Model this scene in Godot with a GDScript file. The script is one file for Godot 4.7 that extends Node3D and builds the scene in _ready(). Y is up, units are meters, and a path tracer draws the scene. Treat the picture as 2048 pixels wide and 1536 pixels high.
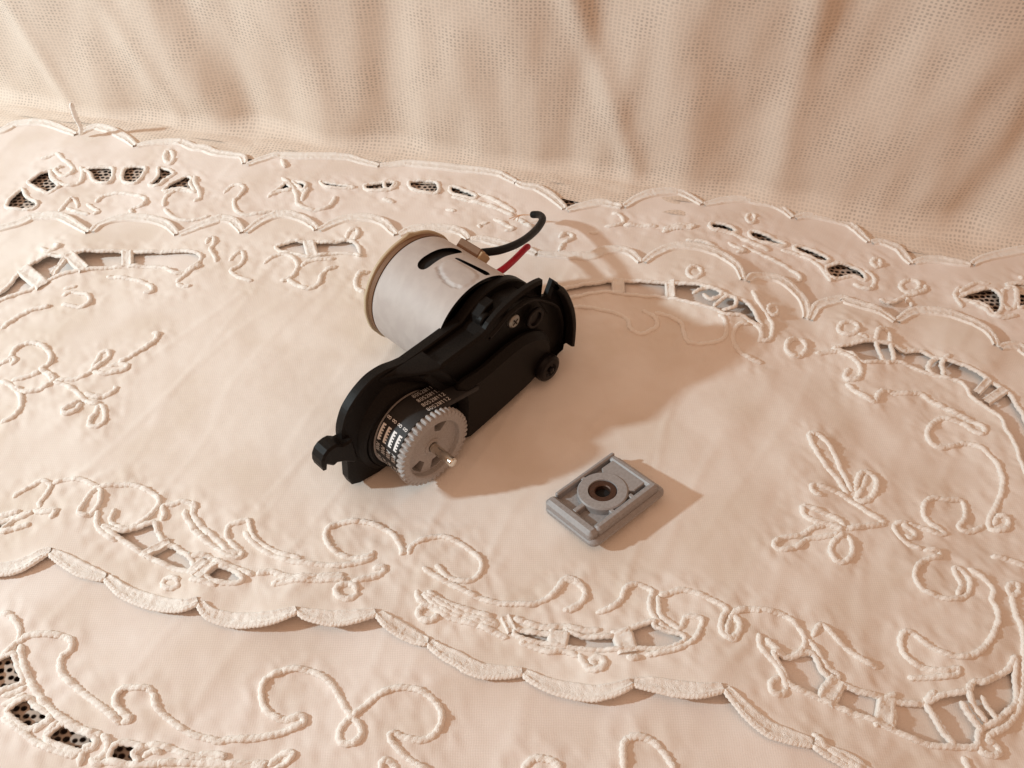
extends Node3D
# A small geared motor and its bearing block on two embroidered doilies in front of a net curtain.
# Lengths below are millimetres; MM turns them into metres.
const MM := 0.001

var mats := {}
var swell := FastNoiseLite.new()
var ripple := FastNoiseLite.new()
var pucker := FastNoiseLite.new()
var thread_noise := FastNoiseLite.new()
var rng := RandomNumberGenerator.new()
var raised: Array = []
var low_map := PackedFloat32Array()
var top_map := PackedFloat32Array()


func _ready() -> void:
	rng.seed = 4711
	camera_and_light()
	for n in [[swell, 0.016, 3], [ripple, 0.055, 8], [pucker, 0.17, 15], [thread_noise, 0.9, 21]]:
		var f: FastNoiseLite = n[0]
		f.noise_type = FastNoiseLite.TYPE_SIMPLEX_SMOOTH
		f.fractal_type = FastNoiseLite.FRACTAL_FBM
		f.fractal_octaves = 2
		f.frequency = n[1]
		f.seed = n[2]
	raised = [Vector4(62, -28, 14, 3.2), Vector4(-46, 64, 10, 2.2), Vector4(-31, 66, 7, 1.2), Vector4(40, 79, 12, 1.6), Vector4(22, 79, 8, 1.2), Vector4(-68, 60, 7, 1.3), Vector4(-104, 43, 9, 1.2), Vector4(128, -19, 12, 1.6), Vector4(-132, -50, 12, 2.0), Vector4(96, 60, 14, 1.3), Vector4(100, -22, 10, 1.4)]
	make_materials()
	build_setting()
	build_doilies()
	build_motor()
	build_block()


# ------------------------------------------------------------------ camera and light
func camera_and_light() -> void:
	var cam := Camera3D.new()
	cam.name = "camera"
	cam.fov = 48.63
	cam.near = 0.01
	cam.far = 20.0
	cam.position = Vector3(0, 173.84, 140.77) * MM
	cam.rotation_degrees = Vector3(-51, 0, 0)
	add_child(cam)
	cam.current = true
	var env := Environment.new()
	env.background_mode = Environment.BG_COLOR
	env.background_color = Color(0.445, 0.255, 0.160).linear_to_srgb()
	env.background_energy_multiplier = 1.0
	env.tonemap_mode = Environment.TONE_MAPPER_LINEAR
	env.tonemap_exposure = 1.0
	env.sdfgi_enabled = true
	env.ssao_enabled = true
	env.ssil_enabled = true
	var world := WorldEnvironment.new()
	world.name = "world_environment"
	world.environment = env
	add_child(world)
	var lamp := OmniLight3D.new()
	lamp.name = "unseen_lamp"  # out of view to the left, lights the cloth and casts the shadows
	lamp.position = Vector3(-0.560, 0.310, 0.080)
	lamp.light_color = Color(0.76, 0.94, 1.0).linear_to_srgb()
	lamp.light_energy = 0.298
	lamp.light_size = 0.013
	lamp.omni_range = 6.0
	lamp.omni_attenuation = 2.0
	lamp.shadow_enabled = true
	add_child(lamp)
	var overhead := AreaLight3D.new()
	overhead.name = "unseen_overhead_light"  # unseen light overhead, no ceiling is built; warms and lifts the shadows
	overhead.area_size = Vector2(1.6, 1.6)
	overhead.position = Vector3(-0.3, 1.3, 0.5)
	overhead.rotation_degrees = Vector3(-90, 0, 0)
	overhead.light_color = Color(1.0, 0.66, 0.46).linear_to_srgb()
	overhead.light_energy = 0.40
	overhead.area_range = 6.0
	overhead.shadow_enabled = true
	add_child(overhead)


# ------------------------------------------------------------------ materials
func plain(albedo: Color, rough: float, metal := 0.0) -> StandardMaterial3D:
	var m := StandardMaterial3D.new()
	m.albedo_color = albedo.linear_to_srgb()
	m.roughness = rough
	m.metallic = metal
	return m


func bumpy(m: StandardMaterial3D, freq: float, scale: float, strength: float) -> StandardMaterial3D:
	var n := FastNoiseLite.new()
	n.frequency = freq
	n.fractal_octaves = 3
	n.seed = 5
	var t := NoiseTexture2D.new()
	t.width = 256
	t.height = 256
	t.seamless = true
	t.as_normal_map = true
	t.bump_strength = strength
	t.noise = n
	m.normal_enabled = true
	m.normal_texture = t
	m.normal_scale = 1.0
	m.uv1_triplanar = true
	m.uv1_scale = Vector3.ONE * scale
	return m


func mottled(m: StandardMaterial3D, freq: float, a: Color, b: Color, seed_: int) -> void:
	var n := FastNoiseLite.new()
	n.frequency = freq
	n.fractal_octaves = 4
	n.seed = seed_
	var ramp := Gradient.new()
	ramp.set_color(0, a.linear_to_srgb())
	ramp.set_color(1, b.linear_to_srgb())
	ramp.set_offset(0, 0.25)
	ramp.set_offset(1, 0.7)
	var t := NoiseTexture2D.new()
	t.width = 512
	t.height = 512
	t.seamless = true
	t.noise = n
	t.color_ramp = ramp
	m.albedo_color = Color.WHITE
	m.albedo_texture = t


func weave_normal() -> ImageTexture:
	# plain weave of slubby threads, 32 threads across
	var s := 512
	var im := Image.create(s, s, false, Image.FORMAT_RGB8)
	for y in s:
		for x in s:
			var wx := x + 2.2 * sin(TAU * (y / 128.0 + 0.3)) + 1.1 * sin(TAU * (y * 3 / 512.0 + x * 2 / 512.0))
			var wy := y + 2.0 * sin(TAU * (x / 256.0)) + 1.2 * sin(TAU * (x * 5 / 512.0 + y / 512.0))
			var a := sin(PI * wx / 16.0)
			var b := sin(PI * wy / 16.0)
			var over := (int(floor(wx / 16.0)) + int(floor(wy / 16.0))) % 2 == 0
			var h := absf(a) * (1.0 if over else 0.55) + absf(b) * (0.55 if over else 1.0)
			h *= 0.5
			im.set_pixel(x, y, Color(h, h, h))
	im.bump_map_to_normal_map(3.0)
	return ImageTexture.create_from_image(im)


func net_texture(cells: int, hole: float, square: bool, seed_: int, thin: float, patchy: bool) -> ImageTexture:
	# knotted net: cells of 16 pixels; alpha is the thread; where the weave is patchy the meshes close up in places
	var s := cells * 16
	var im := Image.create(s, s, false, Image.FORMAT_RGBA8)
	var r := RandomNumberGenerator.new()
	r.seed = seed_
	var jitter := PackedVector3Array()
	var open := PackedFloat32Array()
	for i in cells * cells:
		jitter.append(Vector3(r.randf_range(-0.12, 0.12), r.randf_range(-0.12, 0.12), r.randf_range(0.78, 1.18)))
		var p := TAU * (i % cells) / cells
		var q := TAU * int(i / float(cells)) / cells
		var m := sin(p + 1.3 * sin(q)) * sin(q * 2.0 + 0.7) + 0.7 * sin(p * 3.0 + 2.1 * sin(q + 1.0)) * sin(q * 2.0 - p + 0.4) + 0.5 * sin(p * 5.0 - q * 3.0)
		open.append(lerpf(1.0, thin, smoothstep(-0.5, 1.1, m + r.randf_range(-0.25, 0.25))) if patchy else thin)
	for y in s:
		var cy := y >> 4
		for x in s:
			var fx: float = x / 16.0
			if not square and cy % 2 == 1:
				fx += 0.5
			var cx := int(fx) % cells
			var k := cx + cy * cells
			var j := jitter[k]
			var u: float = absf(fx - floorf(fx) - 0.5 - j.x)
			var v: float = absf(y / 16.0 - cy - 0.5 - j.y)
			var d: float = sqrt(sqrt(u * u * u * u + v * v * v * v)) if square else sqrt(u * u * 0.85 + v * v * 1.1)
			var thread := smoothstep(hole * j.z - 0.08, hole * j.z + 0.08, d)
			var tone := 0.93 + 0.07 * smoothstep(hole * j.z, hole * j.z + 0.2, d)
			im.set_pixel(x, y, Color(tone, tone, tone, lerpf(open[k], 1.0, thread)))
	return ImageTexture.create_from_image(im)


func make_materials() -> void:
	var cloth := plain(Color.WHITE, 0.95)
	mottled(cloth, 0.011, Color(0.90, 0.865, 0.82), Color(0.98, 0.97, 0.955), 11)
	cloth.normal_enabled = true
	cloth.normal_texture = weave_normal()
	cloth.normal_scale = 0.34
	cloth.uv1_scale = Vector3(1.0 / 16.0, 1.0 / 16.0, 1)
	cloth.rim_enabled = true
	cloth.rim = 0.15
	# the colour blotches are as wide as a hand, the weave half a millimetre
	var wide := cloth.albedo_texture
	cloth.albedo_texture = null
	cloth.albedo_color = Color(0.865, 0.81, 0.765).linear_to_srgb()
	cloth.detail_enabled = true
	cloth.detail_albedo = wide
	cloth.detail_blend_mode = BaseMaterial3D.BLEND_MODE_MUL
	cloth.detail_uv_layer = BaseMaterial3D.DETAIL_UV_2
	cloth.uv2_scale = Vector3(1.0 / 170.0, 1.0 / 170.0, 1)
	mats.cloth = cloth
	var under: StandardMaterial3D = cloth.duplicate()
	under.albedo_color = Color(0.865, 0.805, 0.77).linear_to_srgb()
	mats.cloth_under = under
	mats.thread = bumpy(plain(Color(0.93, 0.89, 0.84), 0.75), 0.09, 160.0, 6.0)
	mats.net = plain(Color(0.55, 0.45, 0.38), 0.9)
	var net: StandardMaterial3D = mats.net
	net.albedo_texture = net_texture(16, 0.35, false, 3, 0.0, false)
	net.transparency = BaseMaterial3D.TRANSPARENCY_ALPHA
	net.cull_mode = BaseMaterial3D.CULL_DISABLED
	var voile := plain(Color(0.775, 0.675, 0.58), 0.85)
	voile.albedo_texture = net_texture(64, 0.22, true, 7, 0.76, true)
	voile.transparency = BaseMaterial3D.TRANSPARENCY_ALPHA
	voile.cull_mode = BaseMaterial3D.CULL_DISABLED
	voile.rim_enabled = true
	voile.rim = 0.3
	mats.voile = voile
	mats.lining = bumpy(plain(Color(0.80, 0.69, 0.59), 0.9), 0.08, 60.0, 3.0)
	mats.table = bumpy(plain(Color(0.135, 0.085, 0.068), 0.6), 0.03, 20.0, 2.0)
	mats.wall = plain(Color(0.55, 0.48, 0.40), 0.9)
	mats.black = bumpy(plain(Color(0.0065, 0.005, 0.0048), 0.5), 0.12, 220.0, 1.2)
	mats.black_gloss = plain(Color(0.008, 0.006, 0.006), 0.3)
	mats.wire_black = plain(Color(0.006, 0.005, 0.005), 0.5)
	for k in ["black", "black_gloss", "wire_black"]:
		mats[k].metallic_specular = 0.28
	mats.rubber = bumpy(plain(Color(0.018, 0.015, 0.014), 0.6), 0.2, 300.0, 2.0)
	mats.print = plain(Color(0.86, 0.85, 0.84), 0.7)
	mats.steel = bumpy(plain(Color(0.44, 0.395, 0.37), 0.58, 0.1), 0.05, 70.0, 0.7)
	mats.bright = plain(Color(0.72, 0.66, 0.58), 0.22, 1.0)
	mats.screw = plain(Color(0.30, 0.29, 0.265), 0.38, 0.85)
	mats.dark = plain(Color(0.006, 0.005, 0.005), 0.8)
	mats.tan = bumpy(plain(Color(0.52, 0.42, 0.28), 0.5), 0.1, 200.0, 2.0)
	mats.brown = bumpy(plain(Color(0.19, 0.095, 0.045), 0.6), 0.12, 240.0, 5.0)
	mats.fibre = plain(Color(0.50, 0.36, 0.22), 0.8)
	mats.grey = bumpy(plain(Color(0.40, 0.375, 0.365), 0.5), 0.1, 160.0, 1.2)
	mats.block = bumpy(plain(Color(0.325, 0.308, 0.305), 0.45), 0.1, 160.0, 1.2)
	mats.bush = bumpy(plain(Color(0.085, 0.042, 0.027), 0.36, 0.5), 0.2, 260.0, 2.0)
	mottled(mats.steel, 0.006, Color(0.475, 0.428, 0.402), Color(0.515, 0.468, 0.442), 31)
	mats.steel.roughness = 0.6
	mats.steel.metallic = 0.08
	mats.steel.normal_scale = 0.35
	mottled(mats.block, 0.012, Color(0.295, 0.278, 0.272), Color(0.34, 0.325, 0.325), 32)
	mottled(mats.grey, 0.02, Color(0.35, 0.325, 0.31), Color(0.42, 0.40, 0.39), 33)
	mottled(mats.black, 0.018, Color(0.0045, 0.0036, 0.0034), Color(0.0125, 0.0098, 0.008), 34)
	mats.wire_red = plain(Color(0.40, 0.004, 0.020), 0.5)
	mats.wire_red.metallic_specular = 0.2
	mats.copper = plain(Color(0.75, 0.50, 0.32), 0.35, 1.0)


# ------------------------------------------------------------------ helpers
func tag(o: Node3D, label: String, category: String, group := "") -> void:
	o.set_meta("label", label)
	o.set_meta("category", category)
	if group != "":
		o.set_meta("group", group)


func thing(called: String) -> Node3D:
	var o := Node3D.new()
	o.name = called
	add_child(o, true)
	return o


func part(called: String, mesh: Mesh, mat: Material, parent: Node) -> MeshInstance3D:
	var o := MeshInstance3D.new()
	o.name = called
	o.mesh = mesh
	o.material_override = mat
	o.cast_shadow = GeometryInstance3D.SHADOW_CASTING_SETTING_ON
	parent.add_child(o, true)
	return o


class Shape:
	var v := PackedVector3Array()
	var n := PackedVector3Array()
	var uv := PackedVector2Array()
	var ix := PackedInt32Array()

	func tri(a: Vector3, b: Vector3, c: Vector3, out: Vector3) -> void:
		# one flat face that looks towards out
		var nn := (b - a).cross(c - a)
		if nn.length_squared() < 1e-20:
			return
		nn = nn.normalized()
		var k := v.size()
		if nn.dot(out) < 0:
			nn = -nn
			v.append_array([a, b, c])
		else:
			v.append_array([a, c, b])
		for i in 3:
			n.append(nn)
			uv.append(Vector2.ZERO)
		ix.append_array([k, k + 1, k + 2])

	func quad(a: Vector3, b: Vector3, c: Vector3, d: Vector3, out: Vector3) -> void:
		tri(a, b, c, out)
		tri(a, c, d, out)

	func grid(rows: Array, around: bool, outward: int, uv_rows: Array = []) -> void:
		# smooth surface through rows of points; around closes each row; outward 1 or -1 turns it
		var base := v.size()
		var w: int = rows[0].size()
		var acc := PackedVector3Array()
		acc.resize(w * rows.size())
		for r in rows:
			v.append_array(r)
		var quads := w if around else w - 1
		for i in rows.size() - 1:
			for j in quads:
				var j2 := (j + 1) % w
				var a := i * w + j
				var b := i * w + j2
				var c := (i + 1) * w + j2
				var d := (i + 1) * w + j
				var cr := (v[base + c] - v[base + a]).cross(v[base + d] - v[base + b]) * outward
				acc[a] += cr
				acc[b] += cr
				acc[c] += cr
				acc[d] += cr
				if outward > 0:
					ix.append_array([base + a, base + c, base + b, base + a, base + d, base + c])
				else:
					ix.append_array([base + a, base + b, base + c, base + a, base + c, base + d])
		for k in acc.size():
			n.append(acc[k].normalized() if acc[k].length_squared() > 1e-24 else Vector3.UP)
			uv.append(uv_rows[int(k / float(w))][k % w] if not uv_rows.is_empty() else Vector2.ZERO)

	func mesh() -> ArrayMesh:
		var a := []
		a.resize(Mesh.ARRAY_MAX)
		a[Mesh.ARRAY_VERTEX] = v
		a[Mesh.ARRAY_NORMAL] = n
		a[Mesh.ARRAY_TEX_UV] = uv
		a[Mesh.ARRAY_TEX_UV2] = uv
		a[Mesh.ARRAY_INDEX] = ix
		var m := ArrayMesh.new()
		m.add_surface_from_arrays(Mesh.PRIMITIVE_TRIANGLES, a)
		return m


func spline(p: PackedVector3Array, step: float, closed := false) -> PackedVector3Array:
	# Catmull-Rom through the points, about step apart
	var out := PackedVector3Array()
	var n := p.size()
	var segments := n if closed else n - 1
	for i in segments:
		var p0 := p[(i - 1 + n) % n] if closed or i > 0 else p[0] * 2.0 - p[1]
		var p1 := p[i]
		var p2 := p[(i + 1) % n]
		var p3 := p[(i + 2) % n] if closed or i + 2 < n else p[n - 1] * 2.0 - p[n - 2]
		var k := maxi(1, int(ceil(p1.distance_to(p2) / step)))
		for j in k:
			out.append(p1.cubic_interpolate(p2, p0, p3, j / float(k)))
	if not closed:
		out.append(p[n - 1])
	return out


func tube(s: Shape, pts: PackedVector3Array, radius: Callable, sides: int, closed := false, squash := 1.0, twist := 0.0, turn := 0.0) -> void:
	# pts in millimetres; radius(i) gives each ring's radius
	var rows: Array = []
	var n := pts.size()
	var side := Vector3.ZERO
	for i in n:
		var a := pts[(i - 1 + n) % n] if closed or i > 0 else pts[i]
		var b := pts[(i + 1) % n] if closed or i < n - 1 else pts[i]
		var t := (b - a).normalized()
		if side == Vector3.ZERO:
			side = t.cross(Vector3.UP)
			if side.length() < 0.05:
				side = t.cross(Vector3.RIGHT)
		side = (side - t * side.dot(t)).normalized()
		var up := side.cross(t)
		var r: float = radius.call(i)
		var row := PackedVector3Array()
		for k in sides:
			var f := TAU * k / sides
			var rr := r * (1.0 + twist * cos(2.0 * f - i * turn))
			row.append((pts[i] + (side * cos(f) + up * (sin(f) * squash)) * rr) * MM)
		rows.append(row)
	if closed:
		rows.append(rows[0])
	else:
		for e in [0, n - 1]:
			var cap := PackedVector3Array()
			for k in sides:
				cap.append(pts[e] * MM)
			if e == 0:
				rows.push_front(cap)
			else:
				rows.append(cap)
	s.grid(rows, true, -1)


func from_flat(a: Array, y := 0.0) -> PackedVector3Array:
	var out := PackedVector3Array()
	for i in range(0, a.size(), 2):
		out.append(Vector3(a[i], y, a[i + 1]))
	return out


func flat(p: PackedVector3Array) -> PackedVector2Array:
	var out := PackedVector2Array()
	for q in p:
		out.append(Vector2(q.x, q.z))
	return out


func box_of(p: PackedVector2Array) -> Rect2:
	var r := Rect2(p[0], Vector2.ZERO)
	for q in p:
		r = r.expand(q)
	return r


func sheet(outline: PackedVector2Array, holes: Array, step: float, map: Callable, turn: int) -> ArrayMesh:
	# cloth or sheet metal cut to an outline with openings, meshed on a grid whose border cells are clipped
	var bounds := box_of(outline)
	var hole_boxes: Array = []
	for h in holes:
		hole_boxes.append(box_of(h))
	var solid := func(q: Vector2) -> bool:
		if not Geometry2D.is_point_in_polygon(q, outline):
			return false
		for i in holes.size():
			if hole_boxes[i].has_point(q) and Geometry2D.is_point_in_polygon(q, holes[i]):
				return false
		return true
	var nx := int(bounds.size.x / step) + 2
	var ny := int(bounds.size.y / step) + 2
	var o := bounds.position - Vector2.ONE * step * 0.37
	nx += 1
	ny += 1
	var inside := PackedByteArray()
	inside.resize(nx * ny)
	for j in ny:
		for i in nx:
			inside[j * nx + i] = 1 if solid.call(o + Vector2(i, j) * step) else 0
	var s := Shape.new()
	var node_at := PackedInt32Array()
	node_at.resize(nx * ny)
	node_at.fill(-1)
	var cut := {}
	var acc := PackedVector3Array()
	var corner := [Vector2i(0, 0), Vector2i(1, 0), Vector2i(1, 1), Vector2i(0, 1)]
	for j in ny - 1:
		for i in nx - 1:
			var ids := [j * nx + i, j * nx + i + 1, (j + 1) * nx + i + 1, (j + 1) * nx + i]
			var count: int = inside[ids[0]] + inside[ids[1]] + inside[ids[2]] + inside[ids[3]]
			if count == 0:
				continue
			var loop: Array = []
			for k in 4:
				var a: int = ids[k]
				var b: int = ids[(k + 1) % 4]
				var pa: Vector2 = o + Vector2(i + corner[k].x, j + corner[k].y) * step
				if inside[a]:
					if node_at[a] < 0:
						node_at[a] = s.v.size()
						s.v.append(map.call(pa))
						s.uv.append(pa)
						acc.append(Vector3.ZERO)
					loop.append(node_at[a])
				if inside[a] != inside[b]:
					var key := mini(a, b) * 2 + (1 if absi(a - b) > 1 else 0)
					if not cut.has(key):
						var pb: Vector2 = o + Vector2(i + corner[(k + 1) % 4].x, j + corner[(k + 1) % 4].y) * step
						var lo := pa if inside[a] else pb
						var hi := pb if inside[a] else pa
						for it in 6:
							var mid := (lo + hi) * 0.5
							if solid.call(mid):
								lo = mid
							else:
								hi = mid
						cut[key] = s.v.size()
						s.v.append(map.call(lo))
						s.uv.append(lo)
						acc.append(Vector3.ZERO)
					loop.append(cut[key])
			for k in range(1, loop.size() - 1):
				var a: int = loop[0]
				var b: int = loop[k]
				var c: int = loop[k + 1]
				var cr := (s.v[b] - s.v[a]).cross(s.v[c] - s.v[a]) * -turn
				acc[a] += cr
				acc[b] += cr
				acc[c] += cr
				if turn > 0:
					s.ix.append_array([a, b, c])
				else:
					s.ix.append_array([a, c, b])
	for k in acc.size():
		s.n.append(acc[k].normalized() if acc[k].length_squared() > 1e-24 else Vector3.UP)
	return s.mesh()


# ------------------------------------------------------------------ table, net, curtain
func sag(x: float) -> float:
	return -6.0 * smoothstep(40.0, 130.0, x)


func crease(x: float, z: float) -> float:
	# a few long soft creases left from folding and ironing
	var a := absf(swell.get_noise_2d((x * 0.9 + z * 0.45) * 1.9, (z - x * 0.4) * 0.35 + 700))
	return 0.15 * exp(-a * a * 220.0)


func stitched(map_: PackedFloat32Array, x: float, z: float) -> float:
	# how closely the cloth is stitched here, 0 to 1
	if map_.is_empty():
		return 0.0
	var u := clampf((x + 200.0) * 0.5, 0.0, 199.0)
	var v := clampf((z + 160.0) * 0.5, 0.0, 149.0)
	var i := int(u)
	var j := int(v)
	var k := j * 202 + i
	return lerpf(lerpf(map_[k], map_[k + 1], u - i), lerpf(map_[k + 202], map_[k + 203], u - i), v - j)


func stitch_map(cords: Array) -> PackedFloat32Array:
	var m := PackedFloat32Array()
	m.resize(202 * 152)
	for c: PackedVector3Array in cords:
		for n in range(0, c.size(), 3):
			var i := int((c[n].x + 200.0) * 0.5 + 0.5)
			var j := int((c[n].z + 160.0) * 0.5 + 0.5)
			for b in range(-2, 3):
				for a in range(-2, 3):
					if i + a >= 0 and i + a < 202 and j + b >= 0 and j + b < 152:
						var k := (j + b) * 202 + i + a
						m[k] = maxf(m[k], 1.0 - 0.3 * sqrt(a * a + b * b))
	return m


func table_height(x: float, z: float) -> float:
	return -2.9 + sag(x) + 0.25 * swell.get_noise_2d(x + 500, z)


func lower_height(x: float, z: float) -> float:
	return -1.55 + sag(x) + crease(x + 60, z) + stitched(low_map, x, z) * (0.18 + 0.5 * pucker.get_noise_2d(x * 1.3, z * 1.3)) + 0.9 * swell.get_noise_2d(x, z + 300) + 0.18 * ripple.get_noise_2d(x, z) + 0.06 * pucker.get_noise_2d(x, z)


func upper_height(x: float, z: float) -> float:
	var h := (lower_height(x, z) - sag(x)) * 0.6 + 0.42 + sag(x) + crease(x, z + 35) + stitched(top_map, x, z) * (0.18 + 0.5 * pucker.get_noise_2d(x * 1.3 + 9, z * 1.3)) + 0.2 * ripple.get_noise_2d(x * 0.8 + 90, z * 0.8) + 0.06 * pucker.get_noise_2d(x + 40, z)
	h += 1.0 * smoothstep(35.0, 85.0, x) * ripple.get_noise_2d(x * 0.75 + 400, z * 0.6)
	for b: Vector4 in raised:
		var d := Vector2(x - b.x, z - b.y).length_squared() / (b.z * b.z)
		if d < 5.0:
			h += b.w * exp(-d)
	return maxf(h, lower_height(x, z) + 0.3)


func curtain_foot(x: float) -> float:
	return -98.0 + 0.2 * x


func fold_depth(x: float, h: float, folds: Array, k: float) -> float:
	var d := 0.0
	for f in folds:
		var c: float = f[0] + f[1] * h
		var u: float = (x - c) / f[2]
		d += 0.58 * f[3] * exp(-u * u)
	return d + k * swell.get_noise_2d(x * 1.6, h * 0.7 + 900) + 0.5 * ripple.get_noise_2d(x, h * 0.4 + 70)


func curtain_sheet(folds: Array, offset: float, forward: float, k: float, pitch: Vector2) -> ArrayMesh:
	var rows: Array = []
	var uvs: Array = []
	var along := Vector3(0.9806, 0, 0.1961)
	var out := Vector3(-0.1961, 0, 0.9806)
	var bend := 5.0
	var quarter := bend * PI / 2
	var q := 0.0
	var total := forward + quarter + 190.0
	while q <= total:
		var row := PackedVector3Array()
		var uvr := PackedVector2Array()
		var x := -300.0
		while x <= 300.0:
			var p := Vector3(x, 0, curtain_foot(x))
			var h := 0.0
			if q < forward:
				var lie := forward - q
				p += out * (lie * (1.0 + 0.9 * smoothstep(100.0, 140.0, x)) + bend + 1.2 * swell.get_noise_2d(x * 2.0, 40))
				p.y = lower_height(p.x, p.z) - 0.75 + 0.9 * absf(ripple.get_noise_2d(x * 0.6, q * 1.5 + 200)) + fold_depth(x, 0, folds, k) * 0.12
			elif q < forward + quarter:
				var f := (q - forward) / bend
				p += out * (bend - bend * sin(f)) + out * fold_depth(x, 0, folds, k) * sin(f)
				p.y = lerpf(lower_height(x, p.z) - 0.6, -2.0 + sag(x) * 0.5, sin(f)) + bend * (1.0 - cos(f)) + fold_depth(x, 0, folds, k) * 0.12 * cos(f)
			else:
				h = q - forward - quarter
				p += out * fold_depth(x, h, folds, k)
				p.y = -2.0 + sag(x) * 0.5 + bend + h
			p -= out * offset
			row.append(p * MM)
			uvr.append(Vector2(x / pitch.x, q / pitch.y) / 64.0)
			x += 1.5
		rows.append(row)
		uvs.append(uvr)
		q += 1.2 if q < forward + quarter + 8 else 2.5
	var s := Shape.new()
	s.grid(rows, false, 1, uvs)
	return s.mesh()


func build_setting() -> void:
	var s := Shape.new()
	var rows: Array = []
	var uvs: Array = []
	for j in 90:
		var row := PackedVector3Array()
		var uvr := PackedVector2Array()
		for i in 120:
			var x := -360.0 + i * 6.05
			var z := -190.0 + j * 5.0
			row.append(Vector3(x, table_height(x, z), z) * MM)
			uvr.append(Vector2(x / 1.75, z / 1.55) / 16.0)
		rows.append(row)
		uvs.append(uvr)
	s.grid(rows, false, 1, uvs)
	var net := part("net_tablecloth", s.mesh(), mats.net, self)
	tag(net, "beige knotted net tablecloth seen through the doily openings", "tablecloth")
	var top := BoxMesh.new()
	top.size = Vector3(0.9, 0.03, 0.62)
	var t := part("table_top", top, mats.table, self)
	t.position = Vector3(0, -0.0262, 0.02)
	t.set_meta("kind", "structure")
	var wb := BoxMesh.new()
	wb.size = Vector3(1.1, 0.9, 0.04)
	var wall := part("back_wall", wb, mats.wall, self)
	wall.position = Vector3(0, 0.25, -0.165)
	wall.rotation.y = -atan(0.2)
	wall.set_meta("kind", "structure")
	var curtain := thing("net_curtain")
	curtain.position = Vector3.ZERO
	tag(curtain, "cream net curtain hanging in soft folds behind the doilies", "curtain")
	# [foot, lean, half width, depth]
	var front := [[-157.0, -0.22, 3.6, 2.6], [-148.0, -0.20, 12.0, 3.0], [-117.0, -0.36, 4.5, 2.0], [-104.0, -0.36, 10.0, 2.4], [-89.0, -0.30, 9.0, -4.5], [-64.0, -0.10, 9.0, 4.2], [-36.5, -0.06, 7.5, -2.4], [2.0, 0.0, 17.0, 4.6], [20.5, 0.04, 6.5, -2.6], [40.0, -0.42, 4.0, 3.0], [53.0, -0.05, 12.0, 3.4], [85.0, -0.05, 5.0, 2.4], [95.0, -0.03, 8.0, -1.8], [120.0, 0.05, 13.0, 3.0], [146.0, 0.1, 8.0, -3.2], [170.0, 0.15, 14.0, 4.0], [205.0, 0.2, 12.0, -3.0], [-190.0, -0.3, 10.0, -3.5], [-215.0, -0.3, 12.0, 4.0]]
	var back := [[-140.0, -0.3, 12.0, 3.0], [-110.0, -0.3, 10.0, -3.0], [-75.0, -0.15, 13.0, 2.5], [-45.0, -0.1, 9.0, -3.5], [-10.0, 0.0, 12.0, 3.0], [28.0, 0.0, 9.0, -3.0], [62.0, 0.0, 12.0, 3.0], [105.0, 0.05, 12.0, -3.0], [140.0, 0.1, 12.0, 3.0]]
	part("front_layer", curtain_sheet(front, 0.0, 11.0, 2.0, Vector2(1.25, 1.0)), mats.voile, curtain)
	part("middle_layer", curtain_sheet(front, 2.2, 6.0, 2.4, Vector2(1.2, 0.96)), mats.voile, curtain)
	part("lining", curtain_sheet(back, 7.0, 0.0, 1.5, Vector2(2.0, 2.0)), mats.lining, curtain)


# ------------------------------------------------------------------ doilies
func scallop(d: Dictionary, a: Array) -> void:
	var p := spline(from_flat(a), 0.6)
	d.edges.append(p)
	d.outline.append_array(flat(p))


func plain_edge(d: Dictionary, a: Array) -> void:
	d.outline.append_array(flat(from_flat(a)))


func opening(d: Dictionary, a: Array) -> void:
	d.openings.append(spline(from_flat(a), 0.42, true))


func cord(d: Dictionary, a: Array) -> void:
	d.cords.append(spline(from_flat(a), 0.42))


func bar(d: Dictionary, width: float, a: Array) -> void:
	d.bars.append([width, spline(from_flat(a), 0.5)])


func lay(p: PackedVector3Array, height: Callable, lift: float) -> PackedVector3Array:
	var out := PackedVector3Array()
	for q in p:
		out.append(Vector3(q.x, height.call(q.x, q.z) + lift, q.z))
	return out


func rope(pts: PackedVector3Array, r: float, closed: bool, phase: float) -> ArrayMesh:
	# couched cord: a rounded thread with the pinch of every stitch
	var s := Shape.new()
	var n := pts.size()
	var wobble := func(i: int) -> float:
		var q := pts[i]
		var beads := 0.055 * sin(i * 2.35 + phase + 0.8 * sin(i * 0.31))
		var hand := 0.12 * thread_noise.get_noise_2d(q.x * 0.5 + phase * 7.0, q.z * 0.5)
		var ends := 1.0
		if not closed:
			ends = sqrt(clampf((minf(i, n - 1 - i) + 0.4) / 2.2, 0.1, 1.0))
		return r * (1.0 + beads + hand) * ends
	tube(s, pts, wobble, 12, closed, 0.84, 0.13, TAU * 0.42 / 1.35)
	return s.mesh()


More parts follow.
